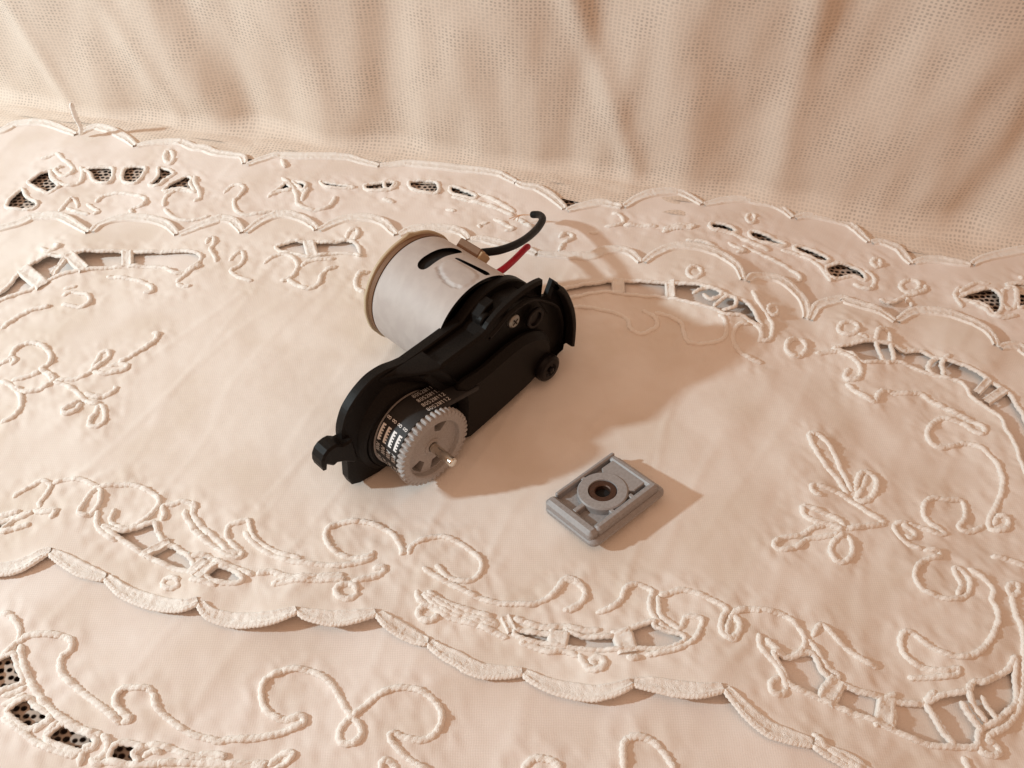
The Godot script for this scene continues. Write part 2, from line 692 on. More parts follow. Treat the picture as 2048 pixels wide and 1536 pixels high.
func satin(p: PackedVector3Array, width: Callable, height: Callable, side: float, lift: float) -> ArrayMesh:
	# a padded band of satin stitch: a thick cord along each border and a ribbed filling between
	var s := Shape.new()
	var rows: Array = []
	var n := p.size()
	var prof := [[-0.06, -0.5], [-0.05, 0.15], [0.02, 0.55], [0.12, 0.72], [0.24, 0.55], [0.36, 0.42], [0.5, 0.46], [0.64, 0.42], [0.76, 0.52], [0.88, 0.66], [0.97, 0.45], [1.04, 0.05], [1.06, -0.5]]
	for i in n:
		var a := p[maxi(i - 1, 0)]
		var b := p[mini(i + 1, n - 1)]
		var t := (b - a).normalized()
		var across := Vector3(-t.z, 0, t.x) * side
		var w: float = width.call(i)
		var rib := 0.09 * sin(i * 2.2) + 0.16 * thread_noise.get_noise_2d(p[i].x * 0.8, p[i].z * 0.8)
		var row := PackedVector3Array()
		for f in prof:
			var q: Vector3 = p[i] + across * (f[0] * w)
			var grain := 0.2 * thread_noise.get_noise_2d(q.x * 1.6 + 33, q.z * 1.6)
			var top: float = f[1] * (1.0 + rib) + (grain * 1.3 if f[1] > 0.1 else 0.0)
			q.y = height.call(q.x, q.z) + lift + top
			row.append(q * MM)
		rows.append(row)
	s.grid(rows, false, 1 if side < 0 else -1)
	return s.mesh()


func build_doily(called: String, label: String, pattern: Callable, height: Callable, step: float, linen: Material) -> Node3D:
	var root := thing(called)
	tag(root, label, "doily")
	var d := {"outline": PackedVector2Array(), "edges": [], "openings": [], "cords": [], "bars": []}
	pattern.call(d)
	var clean := PackedVector2Array()
	for q in d.outline:
		if clean.is_empty() or clean[clean.size() - 1].distance_to(q) > 0.05:
			clean.append(q)
	var holes: Array = []
	for h in d.openings:
		holes.append(flat(h))
	var drape := func(q: Vector2) -> Vector3: return Vector3(q.x, height.call(q.x, q.y), q.y) * MM
	var worked: Array = d.cords + d.openings
	if called == "lower_doily":
		low_map = stitch_map(worked)
	else:
		top_map = stitch_map(worked)
	part("linen", sheet(clean, holes, step, drape, 1), linen, root)
	var phase := 0.0
	for e: PackedVector3Array in d.edges:
		var m: int = int(e.size() / 2.0)
		var t := (e[m + 1] - e[m - 1]).normalized()
		var probe := e[m] + Vector3(-t.z, 0, t.x) * 1.5
		var side := 1.0 if Geometry2D.is_point_in_polygon(Vector2(probe.x, probe.z), clean) else -1.0
		var last := e.size() - 1.0
		var wide := func(i: int) -> float: return 1.5 + 1.5 * pow(sin(PI * clampf(i / last, 0.0, 1.0)), 0.8)
		var band := part("scalloped_border", satin(e, wide, height, side, 0.02), mats.thread, root)
		phase += 1.1
		part("edge_cord", rope(spline(lay(e, height, 0.22), 0.42), 0.58, false, phase), mats.thread, band)
	for h: PackedVector3Array in d.openings:
		phase += 1.7
		part("opening_edge", rope(lay(h, height, 0.10), 0.66, true, phase), mats.thread, root)
	for b in d.bars:
		var w: float = b[0]
		var mid: PackedVector3Array = b[1]
		var shifted := PackedVector3Array()
		var t := (mid[mid.size() - 1] - mid[0]).normalized()
		for q in mid:
			shifted.append(q - Vector3(-t.z, 0, t.x) * (w * 0.5))
		var even := func(_i: int) -> float: return w
		part("bar", satin(shifted, even, height, 1.0, 0.1), mats.thread, root)
	for c: PackedVector3Array in d.cords:
		phase += 2.3
		part("embroidered_cord", rope(lay(c, height, 0.08), 0.70 + 0.06 * sin(phase * 3.1), false, phase), mats.thread, root)
	return root


func build_doilies() -> void:
	var low := build_doily("lower_doily", "white cutwork doily underneath, its scalloped border against the curtain", lower_doily_pattern, lower_height, 0.8, mats.cloth_under)
	var strand := spline(PackedVector3Array([Vector3(-148.6, 0.4, -110.5), Vector3(-147.0, 4.0, -109.6), Vector3(-146.6, 8.5, -108.6), Vector3(-144.8, 15.0, -106.4)]), 0.6)
	part("loose_thread", rope(strand, 0.85, false, 1.0), mats.thread, low)
	build_doily("upper_doily", "white cutwork doily on top, with the motor and grey block on it", upper_doily_pattern, upper_height, 0.7, mats.cloth)


func upper_doily_pattern(d: Dictionary) -> void:
	scallop(d, [-166.2, -58.8, -154.7, -65.2, -151.1, -68.7, -146.0, -69.6, -141.0, -69.1, -135.0, -64.7, -129.5, -59.7])
	scallop(d, [-129.5, -59.7, -128.7, -63.8, -124.9, -67.2, -118.9, -68.7, -112.2, -67.7, -106.6, -64.7, -102.6, -59.9])
	scallop(d, [-102.6, -59.9, -94.2, -66.2, -91.4, -67.9, -87.0, -66.9, -84.1, -63.5, -82.5, -60.4])
	scallop(d, [-82.5, -60.4, -79.4, -65.9, -75.6, -69.4, -70.9, -70.4, -65.7, -68.4, -61.3, -64.5, -60.0, -62.1])
	scallop(d, [-60.0, -62.1, -55.8, -66.4, -51.3, -68.7, -44.9, -68.9, -39.8, -66.4, -36.2, -61.6, -35.1, -59.9])
	scallop(d, [-35.1, -59.9, -31.4, -62.9, -25.1, -63.8, -18.8, -63.3, -14.8, -60.9, -12.8, -57.4])
	scallop(d, [-12.8, -57.4, -9.1, -58.1, -4.4, -56.7, 0.3, -54.8, 4.4, -53.5, 7.7, -51.2])
	scallop(d, [7.7, -51.2, 22.2, -51.1, 26.9, -53.4, 29.5, -53.9, 33.2, -53.9, 36.7, -51.6, 38.9, -47.3])
	scallop(d, [38.9, -47.3, 42.2, -51.1, 47.3, -54.7, 52.1, -55.6, 58.3, -54.8, 64.1, -51.4, 67.9, -45.9, 68.1, -38.9])
	scallop(d, [68.1, -38.9, 70.8, -42.5, 73.5, -43.6, 77.9, -44.1, 81.6, -42.3, 84.8, -38.3, 86.2, -34.6, 85.9, -29.6, 84.7, -26.7])
	scallop(d, [84.7, -26.7, 87.9, -32.7, 92.6, -35.7, 97.6, -37.2, 99.2, -35.8, 101.9, -34.4, 107.1, -31.6, 110.7, -27.8])
	scallop(d, [110.7, -27.8, 114.4, -31.2, 118.0, -33.2, 122.5, -33.6, 128.0, -32.5, 132.8, -29.3, 136.5, -25.0, 137.4, -21.1, 136.8, -17.9])
	scallop(d, [136.8, -17.9, 139.3, -19.2, 142.6, -20.0, 144.8, -19.0, 149.2, -11.6, 149.8, -6.3])
	plain_edge(d, [149.8, -6.3, 154.4, 16.9, 139.5, 57.9, 120.7, 85.4])
	scallop(d, [120.7, 85.4, 110.6, 94.2, 100.5, 99.0, 89.0, 100.1, 79.6, 98.1])
	scallop(d, [79.6, 98.1, 72.5, 98.7, 68.0, 97.0, 65.4, 94.9, 61.5, 92.8, 59.0, 91.0])
	scallop(d, [59.0, 91.0, 55.7, 90.5, 53.4, 90.0, 50.7, 89.2, 48.6, 87.8, 46.1, 85.3, 42.9, 80.7])
	scallop(d, [42.9, 80.7, 40.1, 81.5, 37.7, 81.9, 33.7, 81.7, 29.7, 80.8, 26.5, 80.0, 24.7, 79.5])
	scallop(d, [24.7, 79.5, 22.9, 80.6, 20.1, 81.6, 16.8, 82.2, 14.6, 82.0, 12.5, 81.6, 9.2, 80.8, 6.0, 79.5, 3.5, 78.0, 2.2, 76.9])
	scallop(d, [2.2, 76.9, -1.2, 77.3, -4.5, 77.4, -6.7, 77.3, -10.0, 76.1, -11.5, 75.0, -14.3, 73.5, -16.4, 72.0, -17.8, 70.6])
	scallop(d, [-17.8, 70.6, -20.4, 70.2, -23.7, 69.0, -23.9, 68.8, -26.5, 67.3, -28.2, 65.6, -29.1, 64.5])
	scallop(d, [-29.1, 64.5, -33.8, 66.2, -38.2, 66.7, -41.5, 66.2, -44.5, 65.3, -45.9, 64.3])
	scallop(d, [-45.9, 64.3, -47.8, 65.2, -50.3, 66.2, -53.5, 66.8, -57.8, 66.9, -61.2, 66.4, -64.8, 65.3, -66.6, 63.9, -67.8, 62.3])
	scallop(d, [-67.8, 61.9, -70.4, 63.1, -73.0, 63.3, -77.6, 62.6, -82.6, 61.0, -86.5, 59.1, -88.9, 57.1, -90.5, 55.7])
	scallop(d, [-90.5, 55.7, -93.2, 55.4, -97.0, 54.4, -101.2, 52.1, -104.5, 49.9])
	scallop(d, [-104.5, 49.9, -105.3, 50.1, -108.0, 52.4, -110.9, 53.9, -114.1, 54.4, -120.7, 54.7])
	plain_edge(d, [-120.7, 54.7, -142.0, 42.1, -162.5, 5.3, -175.8, -39.1, -166.2, -58.8])
	opening(d, [-147.7, -34.1, -146.1, -37.9, -144.0, -42.7, -141.7, -45.7, -137.7, -48.2, -132.9, -47.5, -128.4, -50.0, -123.1, -50.7, -118.4, -51.5, -113.2, -51.5, -104.9, -51.8, -98.7, -51.8, -93.2, -49.3, -94.5, -44.4, -98.8, -42.0, -103.0, -44.4, -109.3, -45.1, -115.3, -44.8, -121.1, -44.0, -125.4, -43.1, -131.6, -40.9, -135.5, -38.3, -139.2, -35.2, -143.4, -32.9, -146.4, -30.8, -149.2, -27.0, -153.0, -32.9])
	opening(d, [-71.5, -53.7, -66.9, -56.1, -63.8, -56.0, -59.1, -56.1, -54.5, -56.3, -50.5, -57.2, -47.1, -54.9, -45.6, -49.6, -47.5, -50.5, -53.8, -50.9, -57.3, -50.1, -61.2, -49.2, -66.1, -51.0, -69.3, -51.5])
	opening(d, [10.9, -33.7, 14.8, -35.8, 21.4, -37.5, 30.8, -39.4, 35.0, -39.1, 43.9, -38.0, 47.7, -37.2, 53.5, -36.1, 57.7, -33.8, 62.2, -30.5, 66.4, -28.8, 68.3, -24.5, 69.7, -20.7, 68.0, -21.3, 64.0, -23.4, 59.6, -23.5, 57.0, -25.3, 51.5, -28.2, 46.0, -30.9, 41.7, -32.1, 34.4, -32.9, 28.6, -34.3, 22.7, -33.7, 16.1, -31.6, 10.8, -30.4])
	opening(d, [89.4, -15.4, 95.3, -17.3, 100.3, -18.5, 102.2, -18.2, 106.6, -17.7, 109.9, -16.2, 114.6, -16.6, 117.1, -14.7, 122.3, -12.3, 125.8, -10.4, 129.3, -6.9, 133.6, -2.3, 134.2, 0.6, 134.8, 7.2, 135.2, 13.8, 130.2, 26.0, 128.5, 24.5, 129.3, 15.2, 128.8, 10.1, 128.8, 6.6, 126.4, 3.6, 123.7, 0.6, 122.8, -3.1, 121.6, -5.4, 118.0, -6.8, 113.3, -8.7, 109.2, -11.0, 106.1, -11.8, 101.4, -11.2, 96.1, -10.7, 93.6, -13.9])
	opening(d, [-94.6, 42.5, -91.1, 44.9, -86.3, 47.8, -83.7, 49.4, -80.2, 51.1, -75.6, 53.0, -71.9, 54.0, -68.2, 55.2, -66.1, 56.4, -61.6, 57.0, -59.6, 56.0, -62.1, 53.8, -64.6, 52.8, -67.6, 52.5, -70.6, 53.3, -72.8, 50.4, -75.3, 48.8, -77.0, 47.5, -79.5, 46.7, -82.0, 43.6, -83.3, 41.4, -86.8, 42.5, -90.3, 43.6])
	opening(d, [-52.5, 57.2, -49.4, 56.8, -46.3, 56.4, -41.8, 56.3, -37.3, 55.9, -41.8, 55.9, -46.4, 56.0, -50.9, 56.1])
	opening(d, [-19.3, 59.3, -16.5, 61.9, -13.1, 63.8, -9.7, 64.8, -6.4, 65.6, -3.9, 66.3, -4.1, 65.4, -7.5, 64.6, -10.8, 63.7, -14.9, 61.8, -17.7, 60.0])
	opening(d, [0.8, 67.4, 3.9, 67.8, 8.9, 68.3, 12.0, 67.7, 11.4, 67.4, 15.0, 68.9, 17.8, 69.1, 21.1, 68.9, 24.3, 67.7, 27.4, 66.5, 30.4, 65.7, 30.3, 66.7, 33.2, 68.0, 35.9, 68.7, 36.4, 69.9, 33.4, 71.5, 29.7, 71.8, 26.5, 71.7, 20.9, 72.0, 15.5, 71.7, 11.2, 71.1, 8.0, 70.5, 3.3, 69.6, 0.6, 68.4])
	opening(d, [54.9, 72.3, 57.8, 73.2, 63.0, 72.1, 64.4, 75.8, 66.1, 77.4, 68.6, 78.8, 71.4, 79.9, 75.2, 80.6, 79.6, 81.7, 84.8, 81.7, 88.8, 80.2, 94.4, 79.3, 96.4, 77.4, 98.6, 77.4, 101.2, 76.3, 105.2, 74.4, 107.6, 71.8, 106.1, 76.5, 104.9, 80.8, 101.5, 83.3, 99.0, 84.9, 94.5, 87.1, 92.8, 90.0, 89.1, 90.2, 83.1, 90.0, 76.6, 87.5, 72.9, 85.7, 68.2, 84.1, 62.4, 81.6, 56.9, 79.1, 56.2, 76.3])
	opening(d, [-119.0, 41.4, -117.3, 40.3, -114.9, 39.8, -112.6, 38.7, -113.4, 39.8, -116.1, 40.9, -117.2, 42.5, -118.2, 43.7, -121.2, 43.4, -121.8, 41.8])
	cord(d, [-134.9, -7.8, -135.7, -10.7, -134.7, -13.3, -131.8, -14.6, -128.0, -13.3, -125.0, -10.3, -124.3, -7.4, -125.8, -5.3, -122.9, -3.1, -121.4, -1.5])
	cord(d, [-132.3, -1.4, -130.1, -2.1, -127.3, -3.5, -125.8, -4.5])
	cord(d, [-130.4, 0.7, -127.9, 2.4, -125.1, 2.1, -123.0, 1.1, -121.5, -0.7, -121.4, -2.1, -123.4, -3.8, -125.7, -4.9])
	cord(d, [-135.3, -1.4, -132.3, 0.0, -128.9, 2.8, -127.1, 5.5, -126.8, 8.5, -127.9, 11.1, -130.0, 12.4])
	cord(d, [-138.8, -6.3, -137.5, -7.4, -136.2, -8.1, -135.2, -9.2, -133.7, -8.1, -134.5, -6.7])
	cord(d, [-120.9, -0.7, -117.3, 0.4, -114.0, 2.4, -111.7, 4.5, -109.1, 6.2, -106.7, 6.2])
	cord(d, [-120.6, -1.4, -114.9, -2.1, -112.0, -4.9, -110.4, -7.1, -109.1, -10.0, -110.2, -11.8, -111.8, -10.7, -111.8, -7.8, -112.2, -5.6])
	cord(d, [-111.9, -4.5, -108.9, -3.7, -105.8, -4.4, -103.4, -5.4, -103.2, -6.7, -105.8, -7.1, -108.6, -6.3])
	cord(d, [-106.0, -7.8, -103.7, -9.6, -100.5, -12.9, -98.2, -15.9, -98.2, -18.2, -99.7, -18.2])
	cord(d, [-111.4, 3.1, -108.4, 4.1, -105.4, 3.5, -104.1, 1.4, -104.7, 0.4])
	cord(d, [-111.8, 5.8, -112.0, 8.5, -114.2, 9.8, -115.1, 8.8, -113.8, 7.2, -112.2, 5.5])
	cord(d, [-106.6, 6.5, -104.5, 8.8, -103.8, 12.1, -104.9, 13.7, -107.1, 13.4, -107.4, 10.8, -106.7, 9.5, -106.7, 6.8])
	cord(d, [-128.3, -29.2, -125.2, -28.6, -122.4, -28.2, -120.7, -30.0, -121.8, -32.7, -125.1, -33.7, -127.3, -34.1, -129.4, -32.7])
	cord(d, [-129.7, -35.3, -126.3, -36.7])
	cord(d, [-118.8, -40.5, -113.9, -40.1, -109.0, -38.8, -104.9, -36.7, -104.0, -34.5, -106.2, -33.7])
	cord(d, [-97.9, -38.3, -95.1, -43.1, -92.4, -45.7])
	cord(d, [-97.6, -37.5, -95.6, -36.7, -93.3, -36.9])
	cord(d, [-142.5, -20.4, -140.7, -23.2, -138.6, -25.6, -135.6, -27.6, -131.6, -28.8])
	cord(d, [-141.5, -52.0, -139.1, -49.8, -136.7, -50.7, -136.4, -52.5, -138.2, -53.4])
	cord(d, [-92.9, -54.7, -92.5, -57.0, -91.3, -57.5, -90.5, -55.1, -91.1, -52.4, -88.8, -48.7, -88.0, -46.5])
	cord(d, [-84.1, -47.0, -83.6, -49.2, -81.6, -51.5, -80.2, -48.7, -80.6, -46.1, -83.0, -43.0, -79.3, -40.0, -75.8, -38.7])
	cord(d, [-73.8, -46.1, -71.9, -48.7, -69.0, -50.1, -65.7, -48.7, -63.8, -46.1, -63.8, -42.5, -65.2, -40.0, -67.7, -38.7])
	cord(d, [-65.7, -39.5, -63.0, -37.4, -59.2, -35.7, -56.4, -37.4, -56.0, -40.8, -54.9, -43.4, -51.8, -45.2])
	cord(d, [-62.7, -45.2, -60.9, -47.4, -57.1, -48.5, -53.5, -48.7])
	cord(d, [-42.1, -43.0, -44.7, -42.1, -45.6, -39.1, -44.9, -35.7, -42.3, -33.8])
	cord(d, [-51.0, -58.4, -50.4, -61.2, -48.3, -62.2, -47.4, -59.8, -48.4, -57.5])
	cord(d, [17.1, -28.4, 22.4, -28.0, 29.5, -26.0, 32.4, -23.2, 32.7, -20.1, 34.3, -18.5, 36.9, -18.5, 39.9, -20.4, 40.7, -22.4, 39.5, -24.8, 36.8, -26.8])
	cord(d, [40.5, -26.4, 44.6, -24.0, 47.2, -21.3, 47.5, -17.5, 48.3, -14.5, 52.4, -13.9, 56.8, -14.8, 58.9, -17.2, 59.0, -21.5, 57.6, -23.4])
	cord(d, [65.9, -20.8, 63.2, -20.6, 61.0, -17.7, 60.7, -14.3, 62.0, -11.4, 64.7, -9.4, 67.7, -8.5])
	cord(d, [66.0, -22.7, 68.4, -20.2, 69.1, -17.6, 67.8, -15.2])
	cord(d, [98.1, -23.1, 97.0, -21.5, 95.1, -20.5, 93.2, -20.7, 92.2, -21.8, 92.7, -23.5, 94.2, -24.9, 96.3, -25.3, 97.8, -24.6, 98.1, -23.1])
	cord(d, [81.5, -15.1, 80.4, -13.1, 78.4, -11.9, 76.5, -12.1, 75.5, -13.6, 75.9, -15.6, 77.6, -17.4, 79.7, -17.9, 81.2, -17.0, 81.5, -15.1])
	cord(d, [75.5, -27.4, 74.9, -26.1, 73.9, -25.3, 72.9, -25.5, 72.4, -26.5, 72.7, -27.9, 73.6, -29.0, 74.7, -29.4, 75.4, -28.7, 75.5, -27.4])
	cord(d, [55.9, -42.3, 55.1, -40.4, 53.7, -39.4, 52.3, -39.7, 51.6, -41.1, 51.8, -43.0, 53.0, -44.6, 54.5, -45.0, 55.7, -44.1, 55.9, -42.3])
	cord(d, [69.4, -34.7, 70.0, -29.8, 72.2, -24.3, 72.8, -21.2, 71.4, -16.9, 69.4, -15.8, 67.8, -16.4])
	cord(d, [65.7, -22.2, 68.0, -20.9, 69.2, -19.0, 68.4, -16.3])
	cord(d, [97.2, -20.3, 98.6, -20.0, 99.6, -19.3])
	cord(d, [83.8, -13.4, 89.7, -14.3, 92.7, -12.7, 94.6, -10.3, 95.0, -7.5, 93.5, -4.9, 90.8, -4.4, 90.1, -5.7, 92.0, -8.7])
	cord(d, [89.6, -2.9, 91.4, -0.3, 93.6, 1.9, 95.7, 3.1, 97.5, 0.6, 99.6, -0.9, 102.5, -0.4, 105.3, -0.6, 109.5, -0.9, 111.6, 1.1, 114.9, 3.6, 118.2, 5.8, 121.4, 8.0, 123.3, 10.2, 122.6, 12.1])
	cord(d, [122.6, 12.1, 120.6, 11.2, 118.4, 9.0, 115.7, 7.5, 112.9, 7.0, 109.5, 9.4, 107.6, 12.1, 107.5, 14.9, 109.4, 16.4, 112.1, 15.9])
	cord(d, [108.9, 16.1, 111.7, 16.1, 116.4, 14.7, 120.0, 16.2, 122.1, 20.3, 122.4, 25.1, 120.8, 29.4, 117.9, 33.7, 115.4, 36.7, 114.6, 39.0, 115.9, 40.0, 118.8, 39.2, 119.6, 37.0, 117.6, 36.3, 115.7, 38.6])
	cord(d, [113.4, 38.6, 110.2, 40.2, 107.9, 40.3, 106.9, 39.3, 109.1, 37.0, 110.4, 34.0, 109.9, 31.7, 106.1, 31.9, 102.8, 31.7, 100.3, 33.3, 99.0, 36.4, 99.8, 38.9, 101.9, 40.6, 102.5, 41.6, 100.5, 41.7, 97.7, 40.4, 94.1, 39.2])
	cord(d, [94.1, 39.2, 91.8, 39.3, 90.3, 40.8, 90.6, 43.3, 92.2, 45.3, 95.1, 46.5])
	cord(d, [92.3, 39.6, 94.2, 41.0, 95.1, 42.3, 93.4, 43.5, 92.1, 42.5])
	cord(d, [88.8, 39.5, 85.5, 37.1, 82.6, 34.3, 80.1, 32.2, 77.1, 30.9, 73.7, 30.0, 72.6, 30.4, 72.6, 31.9, 74.6, 33.0])
	cord(d, [81.6, 31.8, 80.2, 28.1, 78.7, 25.8, 77.0, 22.8, 75.6, 18.8, 75.3, 15.3, 77.5, 15.0, 79.8, 18.5, 81.0, 23.3, 82.0, 27.6, 82.8, 31.0])
	cord(d, [83.5, 30.9, 85.2, 27.0, 87.0, 25.3, 89.1, 26.3, 89.6, 28.2, 88.1, 31.4, 85.8, 33.4, 83.2, 33.2, 85.9, 29.2, 87.5, 26.0])
	cord(d, [88.3, 39.9, 82.8, 40.9, 78.3, 41.8, 77.5, 40.1, 75.3, 38.4, 71.8, 36.8, 69.3, 36.2, 69.1, 38.4, 71.0, 40.1, 75.2, 41.3, 77.3, 42.3])
	cord(d, [77.0, 43.3, 74.2, 45.6, 72.9, 48.4, 73.7, 50.4, 75.5, 50.6, 77.9, 48.5, 78.4, 45.3, 77.6, 43.3])
	cord(d, [76.0, 43.4, 72.0, 44.3, 68.3, 44.8, 65.3, 47.0, 61.4, 47.9, 60.1, 46.5, 62.4, 44.7, 67.0, 43.8, 70.3, 41.9, 73.4, 41.1])
	cord(d, [95.3, 46.9, 98.6, 46.7, 98.8, 48.1, 95.2, 49.3, 92.4, 51.1, 90.9, 53.8, 91.6, 56.7, 94.2, 58.2, 97.4, 59.0, 101.5, 57.9, 103.2, 55.6, 103.7, 53.3, 102.5, 51.3, 101.3, 51.0, 101.1, 52.7, 101.4, 55.3, 99.3, 58.0])
	cord(d, [104.5, 50.9, 106.9, 53.1, 108.4, 56.0, 107.0, 59.0, 107.5, 60.1, 106.6, 63.6, 103.3, 68.0, 99.6, 71.0, 95.3, 72.2, 91.7, 71.3, 88.5, 69.2, 86.5, 67.0, 84.7, 66.8, 83.4, 68.8, 83.7, 72.0, 86.0, 74.1, 90.4, 75.2, 93.8, 74.7, 92.7, 76.0, 87.4, 76.5, 83.0, 76.4])
	cord(d, [114.8, 55.8, 114.1, 56.7, 113.2, 57.2, 112.3, 57.1, 112.0, 56.4, 112.4, 55.4, 113.2, 54.7, 114.2, 54.5, 114.8, 55.0, 114.8, 55.8])
	cord(d, [112.5, 57.5, 111.7, 61.7, 111.6, 62.7, 111.6, 66.1, 109.4, 72.7, 105.9, 80.8, 101.2, 85.6, 97.1, 87.5, 95.4, 88.6])
	cord(d, [111.9, 47.2, 114.7, 47.5, 118.8, 49.1, 122.9, 51.2])
	cord(d, [52.5, 68.2, 52.3, 71.1, 53.7, 73.2, 55.2, 75.1, 55.8, 78.1, 56.4, 79.9])
	cord(d, [53.6, 69.1, 55.4, 71.3, 57.8, 73.2, 60.9, 71.8, 62.4, 69.2, 61.4, 66.3, 58.8, 63.8, 55.1, 62.9, 51.3, 62.6, 47.9, 63.7, 46.3, 66.0, 45.5, 68.9, 47.0, 69.6, 48.7, 66.6, 47.8, 64.3])
	cord(d, [64.1, 68.5, 66.4, 65.8, 68.0, 67.1, 70.2, 69.9, 74.1, 73.3, 77.2, 74.7])
	cord(d, [62.8, 68.9, 64.4, 71.4, 65.8, 74.8, 68.4, 76.9])
	cord(d, [55.1, 77.5, 53.0, 78.8, 52.9, 80.6, 54.6, 81.1, 56.3, 80.2])
	cord(d, [59.6, 88.5, 61.9, 91.2, 65.7, 93.8, 68.5, 95.4])
	cord(d, [89.7, 91.9, 90.2, 94.8])
	cord(d, [93.5, 89.8, 93.9, 91.2, 96.1, 91.7, 97.7, 90.8, 96.8, 89.2, 95.0, 88.9])
	cord(d, [8.3, 59.7, 9.9, 58.0, 11.4, 55.8, 13.0, 55.3, 15.2, 56.8, 16.2, 59.0, 15.2, 60.9, 13.1, 62.3, 11.1, 63.0])
	cord(d, [18.2, 63.5, 21.6, 62.3, 23.8, 60.4, 24.9, 58.0, 27.2, 56.8, 29.4, 57.5, 30.9, 58.7, 30.0, 60.9, 30.0, 63.3, 31.3, 65.6, 33.2, 67.4, 35.9, 68.6])
	cord(d, [31.9, 59.7, 31.9, 62.1, 32.0, 64.4, 34.1, 66.1, 35.9, 67.2, 37.5, 64.7, 40.6, 65.1, 40.0, 67.4, 38.2, 69.9, 34.9, 71.7, 31.6, 72.6, 27.9, 73.2])
	cord(d, [32.1, 59.7, 35.4, 58.7, 37.7, 58.2, 40.9, 59.2, 44.1, 60.9, 46.5, 62.8, 45.3, 64.6, 44.5, 66.9, 44.9, 68.8, 46.3, 69.4, 48.3, 67.8, 48.7, 65.5, 47.6, 63.9])
	cord(d, [47.2, 63.7, 50.5, 62.7, 52.7, 62.9, 54.0, 63.1])
	cord(d, [14.0, 72.8, 14.9, 74.5, 16.3, 76.1, 18.5, 75.8, 19.2, 74.5, 18.0, 73.5, 16.5, 74.1, 17.3, 75.0])
	cord(d, [23.8, 73.5, 25.0, 73.9, 26.6, 73.5])
	cord(d, [-31.4, 48.6, -32.5, 49.9, -35.7, 50.4, -39.3, 49.4, -41.9, 47.1, -43.0, 44.4, -42.1, 42.3, -39.1, 41.2, -35.6, 40.9, -31.9, 41.8, -28.1, 43.8, -26.1, 46.2, -24.9, 48.8, -25.5, 49.6])
	cord(d, [-23.4, 49.6, -22.9, 47.5, -20.2, 45.7, -16.3, 44.9, -12.7, 46.2, -9.1, 48.8, -6.9, 51.4, -7.1, 53.9, -8.9, 55.9, -11.6, 56.1, -14.4, 55.1, -16.3, 52.9, -17.3, 52.4])
	cord(d, [-20.0, 52.9, -16.9, 55.1, -12.2, 57.6, -7.6, 59.8, -3.1, 61.2, 1.3, 61.4, 4.7, 61.4, 8.1, 59.8, 10.4, 57.3, 12.1, 55.9, 14.5, 56.6, 16.0, 58.6, 15.4, 60.7, 13.6, 62.4, 11.3, 63.1])
	cord(d, [-18.7, 58.6, -16.6, 60.0, -13.1, 61.8, -8.6, 63.2, -4.2, 64.4])
	cord(d, [-21.0, 58.3, -20.1, 60.7, -16.9, 62.6, -13.0, 64.7, -8.6, 65.9, -6.4, 66.6, -3.7, 67.9, -0.9, 69.1])
	cord(d, [-16.1, 63.7, -16.5, 64.7, -17.7, 65.3, -19.1, 65.1, -20.1, 64.2, -20.2, 63.1, -19.3, 62.2, -17.9, 62.0, -16.6, 62.6, -16.1, 63.7])
	cord(d, [0.2, 64.7, 3.5, 65.9, 6.8, 66.8, 11.2, 66.6, 15.5, 67.5, 18.8, 67.5])
	cord(d, [1.5, 70.0, 4.5, 71.0, 7.8, 72.1, 9.9, 71.7, 12.0, 72.2, 13.7, 73.3])
	cord(d, [-75.7, 35.7, -74.7, 37.1, -74.7, 39.0, -72.7, 41.5, -69.4, 44.4, -66.5, 46.8, -65.0, 48.6, -63.0, 49.1, -61.4, 49.1, -61.7, 50.2, -64.0, 49.9, -67.5, 47.9, -71.7, 45.0, -74.6, 42.6])
	cord(d, [-61.9, 50.2, -61.4, 49.1, -63.1, 47.6, -64.8, 46.0, -65.9, 44.2, -65.7, 42.0, -63.7, 41.3, -61.6, 40.8, -60.5, 43.1, -59.4, 45.2, -56.6, 47.3, -53.3, 49.1, -50.8, 49.9, -47.6, 50.8])
	cord(d, [-62.1, 43.4, -59.6, 46.3, -55.6, 49.1, -51.8, 50.7, -48.2, 51.7, -43.5, 52.2, -40.0, 52.5, -36.6, 52.2, -33.3, 51.2, -31.3, 49.7])
	cord(d, [-72.8, 50.2, -69.9, 49.7, -66.8, 51.2, -63.0, 52.7, -59.7, 54.0, -57.5, 55.0])
	cord(d, [-56.9, 54.7, -54.0, 54.0, -51.1, 55.0, -47.6, 55.6, -41.9, 55.3, -37.4, 54.8])
	cord(d, [-31.2, 53.0, -29.0, 52.7, -29.0, 54.2, -32.8, 55.7, -35.2, 56.7])
	cord(d, [-33.9, 58.9, -34.3, 60.1, -35.6, 60.8, -37.2, 60.5, -38.4, 59.5, -38.6, 58.2, -37.6, 57.2, -36.1, 57.0, -34.6, 57.6, -33.9, 58.9])
	cord(d, [-71.4, 56.0, -67.8, 56.7, -65.1, 57.7])
	cord(d, [-118.7, 34.5, -116.9, 32.8, -115.3, 31.1, -113.5, 29.9, -111.2, 30.8, -110.7, 32.2, -111.2, 34.5, -111.8, 36.2, -110.9, 37.3])
	cord(d, [-110.8, 30.8, -108.1, 29.7, -104.2, 29.6, -100.8, 31.1, -98.4, 32.5, -97.4, 35.6, -97.8, 38.4, -99.3, 39.8, -101.1, 39.2, -100.9, 37.6, -100.6, 34.8, -99.8, 32.8, -97.9, 31.6, -94.6, 31.1, -90.9, 31.1, -86.8, 32.8, -83.7, 35.3, -84.2, 37.8, -85.9, 40.6, -88.9, 42.5, -91.3, 42.5, -93.5, 40.9, -93.4, 38.7, -93.7, 37.6])
